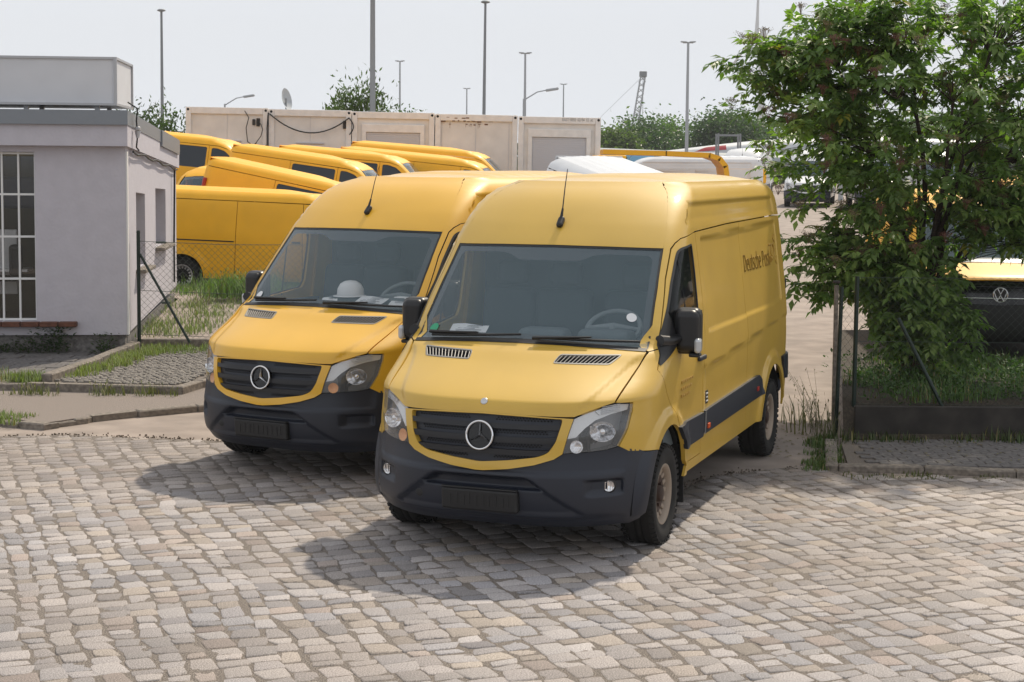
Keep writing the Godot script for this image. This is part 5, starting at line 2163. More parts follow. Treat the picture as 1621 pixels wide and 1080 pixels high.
	mb.box(Vector3(.2, .8, -.2), Vector3(.3, 1.8, .8))
	obj("housing", mb, M.paint_t, o)
	mb = MB.new()
	mb.rbox(Vector3(1.3, 2.36, -4.6), Vector3(.8, .30, 1.0), .03)
	obj("blue_panel", mb, M.blue, o)


func tube_grid(mb: MB, rows: Array) -> void:
	var ids := []
	for i in rows.size():
		var c := Vector3.ZERO
		for k in rows[i].size() - 1: c += rows[i][k] / (rows[i].size() - 1)
		var line := []
		for p: Vector3 in rows[i]: line.append(mb.vert(p, (p - c).normalized()))
		ids.append(line)
	for i in rows.size() - 1:
		for j in rows[i].size() - 1:
			mb.face(ids[i][j], ids[i][j + 1], ids[i + 1][j + 1])
			mb.face(ids[i][j], ids[i + 1][j + 1], ids[i + 1][j])


# ------------------------------------------------------------------ plants
func leaf(mb: MB, at: Vector3, dir: Vector3, nn: Vector3, length: float, width: float, c: Color) -> void:
	# a pointed leaflet, folded along its midrib and drooping a little
	var s := dir.cross(nn).normalized()
	nn = s.cross(dir).normalized()
	mb.col = c
	var m1 := at + dir * length * .42 + nn * length * .02
	var tip := at + dir * length - nn * length * .12
	var l := at + dir * length * .42 + s * width * .5 + nn * width * .16
	var r := at + dir * length * .42 - s * width * .5 + nn * width * .16
	var nl := (nn - s * .35).normalized()
	var nr := (nn + s * .35).normalized()
	mb.tri(at, l, m1, nl)
	mb.tri(m1, l, tip, nl)
	mb.tri(at, m1, r, nr)
	mb.tri(m1, tip, r, nr)


func compound_leaf(mb: MB, at: Vector3, dir: Vector3, size: float, c: Color) -> void:
	var up := Vector3.UP
	var s := dir.cross(up)
	if s.length() < .1: s = Vector3.RIGHT
	s = s.normalized()
	s = (s + Vector3(rng.randf_range(-.3, .3), rng.randf_range(-.3, .3), rng.randf_range(-.3, .3))).normalized()
	var nn := s.cross(dir).normalized()
	if nn.y < 0: nn = -nn
	var pairs := 2 if rng.randf() < .5 else 3
	var droop := rng.randf_range(.1, .5)
	for k in pairs + 1:
		var q := float(k + 1) / (pairs + 1)
		var d := (dir - up * droop * q).normalized()
		var p := at + dir * size * .75 * q - up * droop * q * q * size * .3
		var g := rng.randf_range(.85, 1.15)
		var cc := Color(c.r * g, c.g * g, c.b * g)
		var ln := size * rng.randf_range(.48, .62)
		if k == pairs:
			leaf(mb, p, d, nn, ln * 1.1, ln * .53, cc)
		else:
			for sg in [-1.0, 1.0]:
				var dd: Vector3 = (d * .5 + s * sg * .8 - up * rng.randf_range(.05, .35)).normalized()
				leaf(mb, p, dd, (nn + s * sg * .2).normalized(), ln, ln * .50, cc)


func umbel(mb: MB, at: Vector3, r: float) -> void:
	# a loose flat-topped head of thin stalks with tiny unripe and ripe berries
	var ripe := rng.randf()
	var tilt := Vector3(rng.randf_range(-.5, .5), 0, rng.randf_range(-.2, .6))
	for k in 12:
		var a := rng.randf() * TAU
		var q := sqrt(rng.randf()) * r
		var hub := at + Vector3(cos(a) * q * .55, .02 + rng.randf_range(-.02, .01), sin(a) * q * .55)
		var stalk := Color(.13, .045, .03) if ripe < .6 else Color(.14, .10, .045)
		mb.col = stalk
		mb.tube(PackedVector3Array([at + Vector3(0, -.06, 0), hub]), .0016, .0012, 3, false)
		for z in 7:
			var e := hub + Vector3(rng.randfn() * .026, .03 + rng.randf_range(-.018, .012), rng.randfn() * .026)
			e += Vector3(0, -1, 0) * tilt.dot(e - at) * .5
			mb.col = stalk
			mb.tri(hub, e, hub + Vector3(.002, 0, .001), Vector3(0, .3, 1).normalized())
			mb.col = Color(.15, .06, .04) if ripe < .5 else Color(.20, .15, .06)
			if rng.randf() < .25: mb.col = Color(.02, .012, .018)
			var b := .0048
			mb.tri(e + Vector3(b, 0, 0), e + Vector3(0, b, 0), e + Vector3(0, 0, b), Vector3(1, 1, 1).normalized())
			mb.tri(e + Vector3(-b, 0, 0), e + Vector3(0, b, 0), e + Vector3(0, 0, b), Vector3(-1, 1, 1).normalized())
			mb.tri(e + Vector3(b, 0, 0), e + Vector3(0, -b, 0), e + Vector3(0, 0, b), Vector3(1, -1, 1).normalized())
			mb.tri(e + Vector3(-b, 0, 0), e + Vector3(0, -b, 0), e + Vector3(0, 0, b), Vector3(-1, -1, 1).normalized())


func elder() -> void:
	rng.seed = 2024
	var base := W(4.42, 17.35, .3)
	var o := thing("elder_bush", "large elder bush with many stems and reddish berry umbels beside the drive", "bush", base)
	var wood := MB.new()
	var crown := MB.new()
	var berries := MB.new()
	# places where twigs end: lobes of the crown (centre x, y, d offset from the base), radii, count
	var lobes := [[.2, 2.95, -.2, 2.1, 1.4, 1.5, 165], [-.95, 2.75, -.4, 1.15, 1.1, 1.1, 95], [-1.1, 3.5, -.3, .9, .7, .8, 60], [1.6, 3.0, .0, 1.5, 1.4, 1.3, 85], [-.75, 1.45, -.5, .75, .75, .7, 80], [-1.15, 1.25, -.5, .5, .4, .5, 24],
		[-.15, 1.0, -.6, .55, .55, .5, 46], [.2, 3.9, -.2, 1.7, .7, 1.2, 80], [-.3, .55, -.75, .5, .35, .35, 16], [1.2, 1.5, -.7, .5, .22, .4, 8], [.75, 2.0, .2, 1.2, .6, .8, 36], [2.6, 2.3, .2, .9, 1.2, .9, 30], [.95, 1.85, -.7, .95, .42, .45, 62], [-.45, .75, -.7, .55, .4, .4, 30], [.15, .55, -.8, .45, .4, .35, 22], [-1.75, 3.3, -.3, .45, .4, .5, 20]]
	var ends := []
	for l in lobes:
		for k in l[6]:
			var v := Vector3(rng.randfn(), rng.randfn(), rng.randfn()).normalized() * pow(rng.randf(), .42)
			ends.append(Vector3(l[0] + v.x * l[3], l[1] + v.y * l[4], -l[2] + v.z * l[5]))
	# twigs that reach out over the drive
	var reach := [Vector3(-2.3, 3.4, .4), Vector3(-2.0, 3.6, .3), Vector3(-2.1, 3.2, .5), Vector3(-2.15, 3.42, .4), Vector3(-1.9, 3.46, .4), Vector3(-2.2, 2.92, .4), Vector3(-1.95, 2.98, .35), Vector3(-1.75, 2.75, .4), Vector3(-1.75, 1.55, .5), Vector3(-1.55, 1.25, .6), Vector3(-1.35, 1.05, .6), Vector3(-1.45, 1.55, .6)]
	# main stems
	var stems := []
	for k in 11:
		var a := TAU * k / 11.0 + rng.randf_range(-.25, .25)
		var r0 := rng.randf_range(.04, .22)
		var top := Vector3(cos(a) * rng.randf_range(.4, 1.5) + .1, rng.randf_range(2.3, 3.6), sin(a) * rng.randf_range(.3, .9))
		var p := PackedVector3Array()
		var p0 := Vector3(cos(a) * r0, -.15, sin(a) * r0)
		for i in 9:
			var q := i / 8.0
			p.append(p0.lerp(top, q) + Vector3(cos(a), 0, sin(a)) * -.25 * sin(PI * q) + Vector3(sin(i * 1.9 + k), 0, cos(i * 2.3 + k)) * .035)
		wood.tube(p, rng.randf_range(.035, .06), .014, 8)
		stems.append(p)
	for e: Vector3 in ends + reach:
		# branch from the nearest stem point lower down
		var best := Vector3.ZERO
		var bd := 1e9
		for p: PackedVector3Array in stems:
			for i in range(3, p.size()):
				var dd := p[i].distance_to(e) + maxf(0.0, p[i].y - e.y + .1) * 1.5
				if dd < bd:
					bd = dd
					best = p[i]
		var mid := best.lerp(e, .55) + Vector3(0, .12, 0)
		wood.tube(PackedVector3Array([best, best.lerp(mid, .5) + Vector3(rng.randf_range(-.08, .08), .04, rng.randf_range(-.08, .08)), mid, e]), .0055, .0022, 4, false)
		var far := reach.has(e)
		var out := (e - mid).normalized()
		var m := 9 if not far else 7
		# upper, outer leaves are yellower and lighter; inner and lower ones deep green
		var lite := rng.randf()
		for k in m:
			var q := rng.randf()
			var p := mid.lerp(e, .25 + .8 * q)
			var d := (out * rng.randf_range(.2, .8) + Vector3(rng.randfn(), rng.randfn() * .6 - .1, rng.randfn()) * .7).normalized()
			var c := Color(.155, .245, .08).lerp(Color(.37, .46, .15), lite * rng.randf())
			if rng.randf() < .012: c = Color(.30, .26, .04)
			compound_leaf(crown, p, d, rng.randf_range(.13, .22), c)
		if e.y > 1.3 and e.z > -.4 and rng.randf() < .34:
			umbel(berries, e + Vector3(rng.randf_range(-.1, .1), .02, .12 + rng.randf() * .15), rng.randf_range(.07, .13))
	obj("trunk", wood, M.bark, o)
	obj("crown", crown, M.leaf, o)
	obj("berries", berries, M.berry, o)


# a leafy tree of many small leaf faces spread through clumps
func tree(called: String, label: String, at: Vector3, h: float, wd: float, trunk_h: float, c: Color, n: int, size: float, spiky := 0.0, group := "") -> void:
	var o := thing(called, label, "tree", at, 0, group)
	var wood := MB.new()
	wood.tube(PackedVector3Array([Vector3(0, -.3, 0), Vector3(.05 * h * .1, h * .35, 0), Vector3(0, h * .8, 0)]), h * .022, h * .006, 8)
	var crown := MB.new()
	var clumps := []
	for k in int(20 + n / 110.0):
		var a := rng.randf() * TAU
		var y := lerpf(trunk_h, h, pow(rng.randf(), .85))
		var w := wd * .5 * pow(sin(PI * clampf((y - trunk_h * .6) / (h * 1.06 - trunk_h * .6), .05, 1.0)), .6)
		var r := w * sqrt(rng.randf()) * .9
		var p := Vector3(cos(a) * r, y, sin(a) * r)
		clumps.append([p, wd * rng.randf_range(.10, .19)])
		wood.tube(PackedVector3Array([Vector3(0, minf(y * .75, h * .7), 0), p]), h * .006, h * .002, 4, false)
	for cl in clumps:
		var t := rng.randf_range(.7, 1.35)
		for k in n / clumps.size():
			var v: Vector3 = Vector3(rng.randfn(), rng.randfn() * (.8 + spiky * 1.4), rng.randfn()) * (.55 if size < .4 else .60) * cl[1]
			var p: Vector3 = cl[0] + v
			var dir := Vector3(rng.randfn(), rng.randfn() * .6 + spiky * 2.0, rng.randfn()).normalized()
			var g := t * rng.randf_range(.75, 1.25)
			var nn := Vector3(rng.randfn(), rng.randfn() + .6, rng.randfn()).normalized()
			if absf(nn.dot(dir)) > .95: nn = dir.cross(Vector3.RIGHT).normalized()
			leaf(crown, p, dir, nn, size * rng.randf_range(.7, 1.3), size * (.5 - spiky * .2), Color(c.r * g, c.g * g, c.b * g))
	obj("trunk", wood, M.bark, o)
	obj("crown", crown, M.leaf, o)


func trees() -> void:
	rng.seed = 66
	var g1 := Color(.055, .085, .028)
	tree("bushy_tree", "loose grey-green tree behind the kiosk roof", W(-11.6, 54, 1.0), 3.0, 3.0, .6, g1, 2600, .17, .55)
	tree("bushy_tree", "dark bushy tree between the kiosk and the first container", W(-10.6, 56, 1.0), 2.7, 2.4, .5, Color(.04, .07, .025), 2200, .16, .4)
	tree("bushy_tree", "spindly tree top showing over the left edge of the containers", W(-13.6, 58, 1.0), 3.2, 2.4, .6, g1, 1600, .16, .6)
	tree("willow", "spiky willow rising behind the third container", W(-5.9, 62, 1.2), 3.9, 3.0, .8, Color(.075, .11, .03), 3600, .20, .7)
	tree("willow", "lower spiky willow left of the thick lamp post", W(-7.1, 64, 1.2), 3.3, 2.0, .8, Color(.085, .125, .035), 1800, .20, .7)
	tree("round_tree", "small round tree behind the third and fourth containers", W(-5.2, 78, 1.2), 3.7, 3.4, .6, Color(.065, .115, .03), 2600, .20, .1)
	# the wood on the right: single crowns in a row
	var place := [[8.7, 140, 6.0, 5.0, 0], [11.8, 150, 7.2, 7.5, 1], [15.4, 165, 8.0, 7.0, 2], [19.6, 150, 8.6, 7.5, 1], [23.6, 160, 8.4, 8.0, 0], [28.5, 155, 8.0, 8.0, 1], [34, 165, 9, 9, 0], [40, 160, 9, 9, 2], [47, 165, 9, 9, 1], [54, 165, 9.5, 10, 0]]
	var words := ["yellowish young tree at the left edge of the far wood", "dark blue-green tree at the foot of the crane boom", "bright green tree right of the crane boom in the far wood", "tall broad tree just left of the lone lamp post", "hazy broad tree right of the lone lamp post", "tree of the far wood behind the elder's left twigs", "far tree behind the left half of the elder crown", "far tree behind the middle of the elder crown", "far tree behind the right half of the elder crown", "far tree near the right edge behind the elder"]
	var tones := [Color(.13, .175, .065), Color(.075, .12, .065), Color(.125, .19, .065)]
	for i in place.size():
		var p = place[i]
		tree("wood_tree", words[i], W(p[0], p[1], 1.0), p[2] * .66, p[3] * 1.15, -.9, tones[p[4]], 10000, .42, .1, "trees of the far wood")
	# far belt that closes the horizon
	var mb := MB.new()
	for k in 9000:
		var x := rng.randf_range(-150, 150)
		var y := rng.randf() * (4.2 + 1.6 * sin(x * .13) + 1.0 * sin(x * .41))
		var g := rng.randf_range(.6, 1.3)
		leaf(mb, W(x, 230 + rng.randf_range(-8, 8), y + .6), Vector3(rng.randfn(), rng.randfn(), rng.randfn()).normalized(), Vector3(rng.randfn() * .4, 1, rng.randfn() * .4 + .8).normalized(), 1.5, 1.1, Color(.06 * g, .09 * g, .035 * g))
	tag(obj("far_wood", mb, M.leaf), "dense far-off belt of trees along the horizon", "wood", "", "stuff")


func blades(mb: MB, at: Vector3, h: float, n: int, spread: float, c: Color, seedy := 0.0) -> void:
	for k in n:
		var a := rng.randf() * TAU
		var r := sqrt(rng.randf()) * spread
		var p := at + Vector3(cos(a) * r, 0, sin(a) * r)
		var b := rng.randf() * TAU
		var lean := Vector3(cos(b), 0, sin(b)) * rng.randf_range(.1, .7)
		var hh := h * rng.randf_range(.5, 1.15)
		var w := rng.randf_range(.003, .006) * (1.0 + h)
		var s := Vector3(-sin(b), 0, cos(b)) * w
		var g := rng.randf_range(.7, 1.3)
		mb.col = Color(c.r * g, c.g * g, c.b * g)
		if rng.randf() < .12: mb.col = Color(.20 * g, .17 * g, .07 * g)
		var m := p + Vector3(0, hh * .55, 0) + lean * hh * .25
		var t := p + Vector3(0, hh * .92, 0) + lean * hh * .8
		var nn := (Vector3(cos(b), .5, sin(b)) * -1.0 + Vector3(0, 1.2, 0)).normalized()
		mb.tri(p - s, p + s, m + s * .8, nn)
		mb.tri(p - s, m + s * .8, m - s * .8, nn)
		mb.tri(m - s * .8, m + s * .8, t, nn)
		if rng.randf() < seedy:
			mb.tri(t, t + Vector3(0, .05, 0) + lean * .03, t + s * 2.0 + Vector3(0, .03, 0), nn)


func weeds(mb: MB, at: Vector3, h: float, n: int, spread: float, c: Color) -> void:
	for k in n:
		var a := rng.randf() * TAU
		var d := Vector3(cos(a), rng.randf_range(.1, 1.2), sin(a)).normalized()
		var p := at + Vector3(cos(a), 0, sin(a)) * spread * rng.randf() + Vector3(0, h * rng.randf(), 0)
		var g := rng.randf_range(.7, 1.3)
		leaf(mb, p, d, Vector3(rng.randf_range(-.4, .4), 1, rng.randf_range(-.4, .4)).normalized(), rng.randf_range(.03, .08), .03, Color(c.r * g, c.g * g, c.b * g))


func greenery() -> void:
	rng.seed = 808
	var green := Color(.22, .27, .10)
	var lush := Color(.17, .27, .07)
	# bank behind the left fence
	var mb := MB.new()
	for k in 150:
		var x := rng.randf_range(-5.4, -2.6)
		var d := 21.5 + 5.5 * pow(rng.randf(), 1.1)
		x = maxf(x, -4.85 - (d - 21) * .107)
		var keep := noise_a.get_noise_2d(x * 55, d * 30) + (.35 if x < -4.3 else 0.0)
		if keep < .08: continue
		blades(mb, W(x, d, maxf(rise(x, d), .236 + (d - 21.3) * .012)), rng.randf_range(.06, .18), 30, .24, green, .1)
	for k in 34:
		var x := rng.randf_range(-6.0, -3.2)
		var d := rng.randf_range(27.2, 29.3)
		blades(mb, W(x, d, rise(x, d)), rng.randf_range(.2, .42), 60, .3, lush, .1)
	for k in 12:
		blades(mb, W(-4.55 + rng.randf_range(-.35, .5), 26.2 + rng.randf() * .8, .36), .42, 90, .28, lush, .2)
	tag(obj("bank_grass", mb, M.grass), "rough grass on the bank behind the left fence", "grass", "", "stuff")
	# along the sett plot, its kerbs and the footway
	mb = MB.new()
	for k in 56:
		var q := pow(rng.randf(), .8)
		var p := Vector2(-5.03, 18.0).lerp(Vector2(-4.75, 20.9), q) + Vector2(rng.randf_range(-.06, .32 * (1.0 - absf(q - .6))), rng.randf_range(-.1, .1))
		blades(mb, W(p.x, p.y, .14), rng.randf_range(.05, .12), 46, .13, Color(.27, .31, .11))
	for k in 40:
		blades(mb, W(rng.randf_range(-4.7, -3.5), rng.randf_range(20.4, 21.15), .14), rng.randf_range(.05, .11), 36, .16, green)
	for k in 16:
		blades(mb, W(rng.randf_range(-5.9, -5.3), 17.78 + rng.randf() * .35, .13), rng.randf_range(.06, .16), 44, .12, green)
	for k in 14:
		blades(mb, W(rng.randf_range(-5.6, -3.7), 17.36 + rng.randf_range(-.05, .03), .06), rng.randf_range(.05, .13), 22, .12, Color(.14, .15, .05), .3)
	for k in 12:
		blades(mb, W(rng.randf_range(-5.3, -4.75), rng.randf_range(15.45, 15.95), .03), rng.randf_range(.05, .12), 34, .12, green)
	tag(obj("verge_grass", mb, M.grass), "tufts of grass along the left kerbs and sett plot", "grass", "", "stuff")
	# weeds at the plinth
	mb = MB.new()
	for k in 30:
		var x := rng.randf_range(-7.5, -5.1)
		weeds(mb, W(x, 20.55 + rng.randf_range(-.1, .08), .13), rng.randf_range(.08, .28), 26, .14, Color(.055, .085, .03))
	for k in 10:
		weeds(mb, W(-5.95 + rng.randf_range(-.25, .2), 20.5, .13), .34, 34, .14, Color(.05, .085, .035))
	tag(obj("plinth_weeds", mb, M.grass), "low weeds at the foot of the kiosk plinth", "weeds", "", "stuff")
	# right: verge beside the drive, bed, joints
	mb = MB.new()
	for k in 46:
		var q := rng.randf()
		var p := Vector2(2.70, 13.5).lerp(Vector2(3.0, 15.2), q) + Vector2(rng.randf_range(-.14, .08), 0)
		blades(mb, W(p.x, p.y, .0), rng.randf_range(.03, .10), 34, .09, Color(.10, .155, .045))
	for k in 6:
		var p := Vector2(2.98, 15.0).lerp(Vector2(3.1, 16.6), rng.randf()) + Vector2(rng.randf_range(-.2, .1), 0)
		blades(mb, W(p.x, p.y, .0), rng.randf_range(.12, .4), 12, .14, Color(.15, .15, .07), .7)
	for k in 40:
		blades(mb, W(rng.randf_range(2.9, 6.5), rng.randf_range(14.78, 14.97), .05), rng.randf_range(.05, .16), 24, .14, Color(.06, .09, .025))
	for k in 26:
		blades(mb, W(rng.randf_range(2.8, 6.2), 13.40 - rng.randf() * .14, .0), rng.randf_range(.02, .06), 22, .14, Color(.10, .115, .035))
	tag(obj("kerb_grass", mb, M.grass), "grass tufts around the right kerb and gate post", "grass", "", "stuff")
	mb = MB.new()
	for k in 260:
		var d := rng.randf_range(15.3, 18.6)
		var x := rng.randf_range(3.3, 8.4) + (d - 15.0) * .2
		blades(mb, W(x, d, .36), rng.randf_range(.07, .2), 42, .22, Color(.10, .18, .045), .05)
	for k in 150:
		weeds(mb, W(rng.randf_range(3.4, 7.0), rng.randf_range(15.1, 17.2), .36), rng.randf_range(.1, .3), 24, .2, Color(.065, .13, .035))
	tag(obj("bed_grass", mb, M.grass), "lush grass in the planted bed around the elder", "grass", "", "stuff")
	# dry stalks at the gate post
	var o := thing("dry_weed", "thin dry weed stalks leaning over the drive beside the gate post", "weed", W(2.98, 15.35, 0))
	mb = MB.new()
	for k in 15:
		var a := rng.randf_range(PI * .55, PI * 1.1)
		var h := rng.randf_range(.3, .85)
		var t := Vector3(cos(a) * h * rng.randf_range(.3, .75), h, sin(a) * .25)
		mb.col = Color(.26, .23, .15)
		mb.tube(PackedVector3Array([Vector3(rng.randf_range(-.08, .08), 0, rng.randf_range(-.1, .1)), t * .55 + Vector3(0, .06, 0), t]), .0025, .0012, 3, false)
		for z in 6:
			var p := t * rng.randf_range(.5, 1.0)
			leaf(mb, p, Vector3(rng.randfn(), rng.randfn() + .5, rng.randfn()).normalized(), Vector3(.1, 1, .2), rng.randf_range(.02, .04), .010, Color(.20, .20, .09))
	obj("stalk", mb, M.grass, o)
	# fallen leaves on the drive edge
	mb = MB.new()
	for k in 160:
		var x := rng.randf_range(2.2, 3.0) if k < 110 else rng.randf_range(2.9, 6.0)
		var d := rng.randf_range(14.2, 16.5) if k < 110 else rng.randf_range(13.7, 14.8)
		var a := rng.randf() * TAU
		leaf(mb, W(x, d, .004 if k < 110 else .062), Vector3(cos(a), .12, sin(a)).normalized(), Vector3(.1, 1, .1), rng.randf_range(.03, .06), .025, Color(.13, .085, .04).lerp(Color(.20, .17, .05), rng.randf()))
	tag(obj("fallen_leaves", mb, M.grass), "brown fallen leaves on the drive edge below the elder", "leaves", "", "stuff")


# ------------------------------------------------------------------ small things in and on the two vans
func on_van(p: Vector3, van: Node3D) -> Vector3:
	return van.transform * p


func sheet(label: String, van: Node3D, at: Vector3, size: Vector2, turn: float, lines: int, group: String) -> void:
	var o := thing("paper_sheet", label, "paper", on_van(at, van), van.rotation.y + turn, group)
	var mb := MB.new()
	var rows := []
	for i in 7:
		var row := []
		for j in 6:
			var x := (i / 6.0 - .5) * size.x
			var z := (j / 5.0 - .5) * size.y
			row.append(Vector3(x, .008 * sin(i * .9) * sin(j * .8 + 1.0) + z * -.42, z))
		rows.append(row)
	grid(mb, rows, Vector3.UP)
	obj("page", mb, M.paper, o)
	mb = MB.new()
	for k in lines:
		var z := -size.y * .38 + k * size.y * .10
		mb.box(Vector3(-.01 * (k % 3), .004 + z * -.42, z), Vector3(size.x * (.7 - .12 * (k % 3)), .002, size.y * .025), Basis(Vector3.RIGHT, .34))
	obj("print", mb, M.print, o)


func van_details(a: Node3D, b: Node3D) -> void:
	# lettering and horn emblem on the flank of the near van, faded
	var S := big.left
	var lean := 0.115
	var side := Basis(Vector3(0, 0, -1), Vector3(-sin(lean), cos(lean), 0), Vector3(cos(lean), sin(lean), 0))
	var onto := func(v: Vector3) -> Vector3:
		return (S.call(Vector2(-3.235 - v.x, 1.785 + v.y)) as Vector3) + Vector3(.0025 + v.z * .4, 0, 0)
	word("lettering", "Deutsche Post", .155, 1.08, M.ghost, a, Transform3D.IDENTITY, .004, "Droid Sans", onto)
	var mb := MB.new()
	var hc := (S.call(Vector2(-3.93, 1.84)) as Vector3) - side.z * .010
	var ring := PackedVector3Array()
	for k in 25: ring.append(hc + side * Vector3(cos(TAU * k / 24) * .075, sin(TAU * k / 24) * .062 - .01, .012))
	mb.tube(ring, .010, .010, 5, false)
	mb.tube(PackedVector3Array([hc + side * Vector3(-.16, .05, .012), hc + side * Vector3(0, .052, .012), hc + side * Vector3(.07, .05, .012)]), .009, .009, 5)
	mb.tube(PackedVector3Array([hc + side * Vector3(0, -.07, .012), hc + side * Vector3(-.10, -.072, .012), hc + side * Vector3(-.17, -.08, .012)]), .010, .034, 6)
	for q: Vector2 in [Vector2(.10, .10), Vector2(.12, -.10)]:
		for k in 2:
			mb.tube(PackedVector3Array([hc + side * Vector3(q.x - .03, q.y, .012), hc + side * Vector3(q.x + .03 - k * .0, q.y + (.035 if k == 0 else -.035), .012)]), .006, .006, 4)
	obj("horn_emblem", mb, M.ghost, a)
	# small faded print on the door and a little black sticker
	mb = MB.new()
	for k in 3:
		for j in 7 - k:
			var p := Vector3(.991, 1.075 - k * .05, -.38 - j * .05)
			mb.box(p, Vector3(.004, .018, .034))
	obj("faded_print", mb, M.ghost, a.get_node("front_door"))
	mb = MB.new()
	mb.rbox(S.call(Vector2(-1.16, .865)) as Vector3, Vector3(.006, .10, .085), .002)
	var stk := obj("sticker", mb, M.black, a)
	mb = MB.new()
	for k in 3:
		mb.box((S.call(Vector2(-1.16, .893 - k * .028)) as Vector3) + Vector3(.005, 0, 0), Vector3(.004, .010, .055 - .014 * (k % 2)))
	obj("print", mb, M.white, stk)
	# badges stuck to the windscreens
	big.bump_front = no_bump
	for v: Node3D in [a, b]:
		var wsn: Node3D = v.get_node("windscreen")
		var c := big.front(Vector2(-.735, 1.425))
		var nn := Vector3(-.30, .62, .72).normalized()
		mb = MB.new()
		mb.disc(c + nn * .004, nn, .038, 18)
		var g := obj("green_badge", mb, M.green_dot if v == a else M.white, wsn)
		mb = MB.new()
		mb.disc(c + nn * .0055 + Vector3(0, -.006, 0), nn, .020, 12)
		obj("badge_centre", mb, M.white if v == a else M.green_dot, g)
	var c2 := big.front(Vector2(.70, 1.545))
	mb = MB.new()
	mb.disc(c2 + Vector3(.3, .62, .72).normalized() * .004, Vector3(.3, .62, .72).normalized(), .036, 18)
	obj("white_badge", mb, M.white, a.get_node("windscreen"))
	big.bump_front = big_front_bump
	# papers on the dashboards
	sheet("pale printed sheet alone on the dashboard of the near van", a, Vector3(-.50, 1.405, -.02), Vector2(.27, .19), .12, 6, "")
	sheet("small folded sheet on the rear van's dashboard left of the wide papers", b, Vector3(.0, 1.40, .02), Vector2(.13, .12), .5, 2, "papers on the dashboard of the rear van")
	sheet("pale sheet on the rear van's dashboard, left of the two wide papers", b, Vector3(.34, 1.40, -.08), Vector2(.30, .19), -.1, 5, "papers on the dashboard of the rear van")
	sheet("pale sheet nearest the mirror, right of the two wide papers", b, Vector3(.67, 1.405, -.14), Vector2(.28, .20), .15, 5, "papers on the dashboard of the rear van")
	var o := thing("hard_hat", "white hard hat on the dashboard of the rear van", "hard hat", on_van(Vector3(.04, 1.435, -.25), b), b.rotation.y)
	mb = MB.new()
	mb.lathe(P([.0, .135, .05, .128, .09, .105, .115, .06, .12, .0]), Transform3D(Basis.IDENTITY, Vector3.ZERO), 24)
	obj("shell", mb, M.white, o)
	mb = MB.new()
	mb.lathe(P([.12, .006, .14, .0, .142, -.005, .12, -.004]), Transform3D(Basis.IDENTITY.scaled(Vector3(1, 1, 1.12)), Vector3(0, 0, .012)), 24)
	obj("brim", mb, M.white, o)


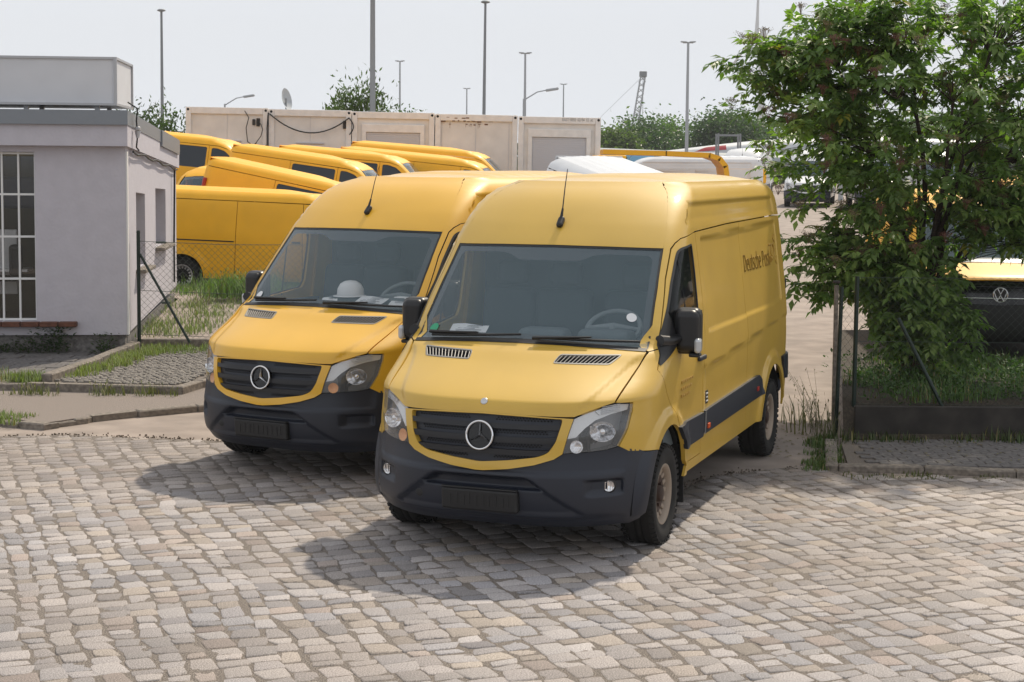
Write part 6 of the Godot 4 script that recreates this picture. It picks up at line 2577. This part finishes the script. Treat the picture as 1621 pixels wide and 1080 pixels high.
func vehicles() -> void:
	# measured pose of the two vans
	var a := make_big(W(.1478, 11.2357), -.35418, "faded yellow panel van in front with a postal horn emblem on its flank", "yellow panel vans leaving the yard", M.paint_a, true)
	var b := make_big(W(-1.5716, 13.8865), -.48649, "deeper yellow panel van standing behind and left of the faded one", "yellow panel vans leaving the yard", M.paint_b, false)
	van_details(a, b)
	# white relatives behind
	var w := copy(b, "white_van", "white van farthest left in the row behind the yellow van's tail")
	w.set_meta("group", "white vans in the yard")
	repaint(w, M.paint_b, M.paint_white)
	stand(w, Vector3(11.8, 79.6, rise(11, 79)), Vector3(10.7, 76.0, rise(11, 76)), 3.665)
	var w2: Node3D = copy(w, "white_van", "white van standing side-on below the bent yellow canopy")
	stand(w2, Vector3(6.3, 46.2, .36), Vector3(2.65, 46.6, .36), 3.665)
	for q in [[13.0, 71.0, "white van with dark windscreen left of the parked row behind the elder", -.25], [15.7, 69.0, "white van facing the drive, second in the row behind the elder", -.1], [18.6, 70.0, "white van in the far row half hidden by elder leaves", .05]]:
		var e := copy(w, "white_van", q[2])
		var t: float = q[3]
		var x: float = q[0]
		var d: float = q[1]
		stand(e, Vector3(x - sin(t) * 3.665, d + cos(t) * 3.665, rise(x, d + 4)), Vector3(x, d, rise(x, d)), 3.665)
	# the smaller yellow vans on the left
	var grp := "yellow delivery vans parked on the left"
	var s0 := make_small("yellow delivery van side-on behind the wire fence, its rear wheel in the grass", M.paint_t, false)
	s0.set_meta("group", grp)
	stand(s0, Vector3(-6.08, 30.5, .17), Vector3(-2.69, 30.4, .05), 3.4)
	var wb := 2.85
	var s1 := make_small("yellow delivery van tilted nose down behind the fenced one", M.paint_t, true, wb)
	s1.set_meta("group", grp)
	stand(s1, Vector3(-5.62, 34.0, .62), Vector3(-2.85, 33.7, .06), wb)
	var list := [["yellow delivery van with two dark side windows behind the tilted one", Vector3(-5.80, 38.6, .98), Vector3(-3.0, 38.2, .60)],
		["yellow delivery van with beige window just in front of the second container", Vector3(-5.0, 41.2, 1.03), Vector3(-2.2, 40.9, .80)],
		["yellow delivery van with a large dark window beside the kiosk eaves", Vector3(-9.4, 42.2, 1.43), Vector3(-6.6, 41.8, 1.18)],
		["yellow delivery van showing only its roof at the far left", Vector3(-11.6, 45.0, 1.6), Vector3(-8.8, 44.7, 1.5)]]
	for q in list:
		var e := copy(s1, "delivery_van", q[0], grp)
		stand(e, q[1], q[2], wb)
	for q in [["yellow delivery van in front of the third and fourth containers", Vector3(-3.6, 42.3, 1.0), Vector3(-.25, 42.0, .68)], ["yellow delivery van roof nearest the third container", Vector3(-3.55, 45.2, 1.2), Vector3(-.2, 44.9, .95)]]:
		var e := copy(s0, "delivery_van", q[0], grp)
		stand(e, q[1], q[2], 3.4)
	var n := copy(s0, "delivery_van", "yellow delivery van peeping out beside the far kiosk corner, nose to the street", grp)
	stand(n, Vector3(-6.2, 39.6, .75), Vector3(-7.05, 36.3, .45), 3.4)
	var wn := copy(s1, "white_delivery_van", "white delivery van whose sloping roof shows just behind the yellow vans", "")
	wn.remove_meta("group")
	repaint(wn, M.paint_t, M.paint_white)
	stand(wn, Vector3(1.55, 27.2, .70), Vector3(2.48, 24.45, .30), wb)
	# the one behind the elder, facing the street
	var f := copy(s0, "delivery_van", "yellow delivery van with a round emblem behind the elder bush on the right", "")
	stand(f, Vector3(6.05, 22.75, .34), Vector3(5.72, 19.37, .34), 3.4)
	f.remove_meta("group")
	var f2 := copy(s1, "delivery_van", "yellow delivery van behind the one with the emblem, seen through elder leaves", "")
	stand(f2, Vector3(9.6, 29.3, .5), Vector3(8.4, 26.7, .45), wb)
	f2.remove_meta("group")


func _ready() -> void:
	# ---------------------------------------------------------------- camera, sky, sun, exposure
	var cam := Camera3D.new()
	cam.name = "camera"
	add_child(cam)
	var fl := 2544.86                      # focal length in pixels of the 1621 x 1080 photograph
	cam.keep_aspect = Camera3D.KEEP_HEIGHT
	cam.near = 0.1
	cam.far = 3000.0
	var size := 0.1 * 1080.0 / fl
	cam.set_frustum(size, Vector2(0.0, -0.1 * (540.0 - 451.97) / fl), 0.1, 3000.0)
	cam.position = Vector3(0, 2.59834, 0)
	cam.basis = Basis(Vector3.RIGHT, -0.0753780) * Basis(Vector3(0, 0, 1), 0.0077356)
	cam.current = true
	var we := WorldEnvironment.new()
	we.name = "environment"
	add_child(we)
	var env := Environment.new()
	var sky := Sky.new()
	var sm := ProceduralSkyMaterial.new()
	sm.sky_top_color = Color(.80, .81, .83)
	sm.sky_horizon_color = Color(.89, .91, .94)
	sm.sky_curve = 0.25
	sm.ground_horizon_color = Color(.80, .79, .77)
	sm.ground_bottom_color = Color(.45, .42, .39)
	sm.sun_angle_max = 1.0
	sm.energy_multiplier = 1.0
	sky.sky_material = sm
	env.background_mode = Environment.BG_SKY
	env.sky = sky
	env.tonemap_mode = Environment.TONE_MAPPER_LINEAR
	env.tonemap_exposure = 1.2
	env.ssao_enabled = true
	env.ssil_enabled = true
	env.sdfgi_enabled = true
	env.fog_enabled = true
	env.fog_density = 0.0004
	env.fog_light_color = Color(.98, .99, 1.0)
	we.environment = env
	var sun := DirectionalLight3D.new()
	sun.name = "sun"
	add_child(sun)
	# light runs towards the camera and a little to the left
	sun.look_at_from_position(Vector3.ZERO, Vector3(-.42, -1.0, .83), Vector3.UP)
	sun.light_color = Color(1.0, .95, .87)
	sun.light_energy = 1.15
	sun.light_angular_distance = 1.6
	sun.shadow_enabled = true
	# ---------------------------------------------------------------- the place
	noise_a.seed = 3
	noise_a.frequency = .02
	materials()
	ground()
	kiosk()
	fences()
	containers()
	trees()
	elder()
	vehicles()
	far_things()
	greenery()
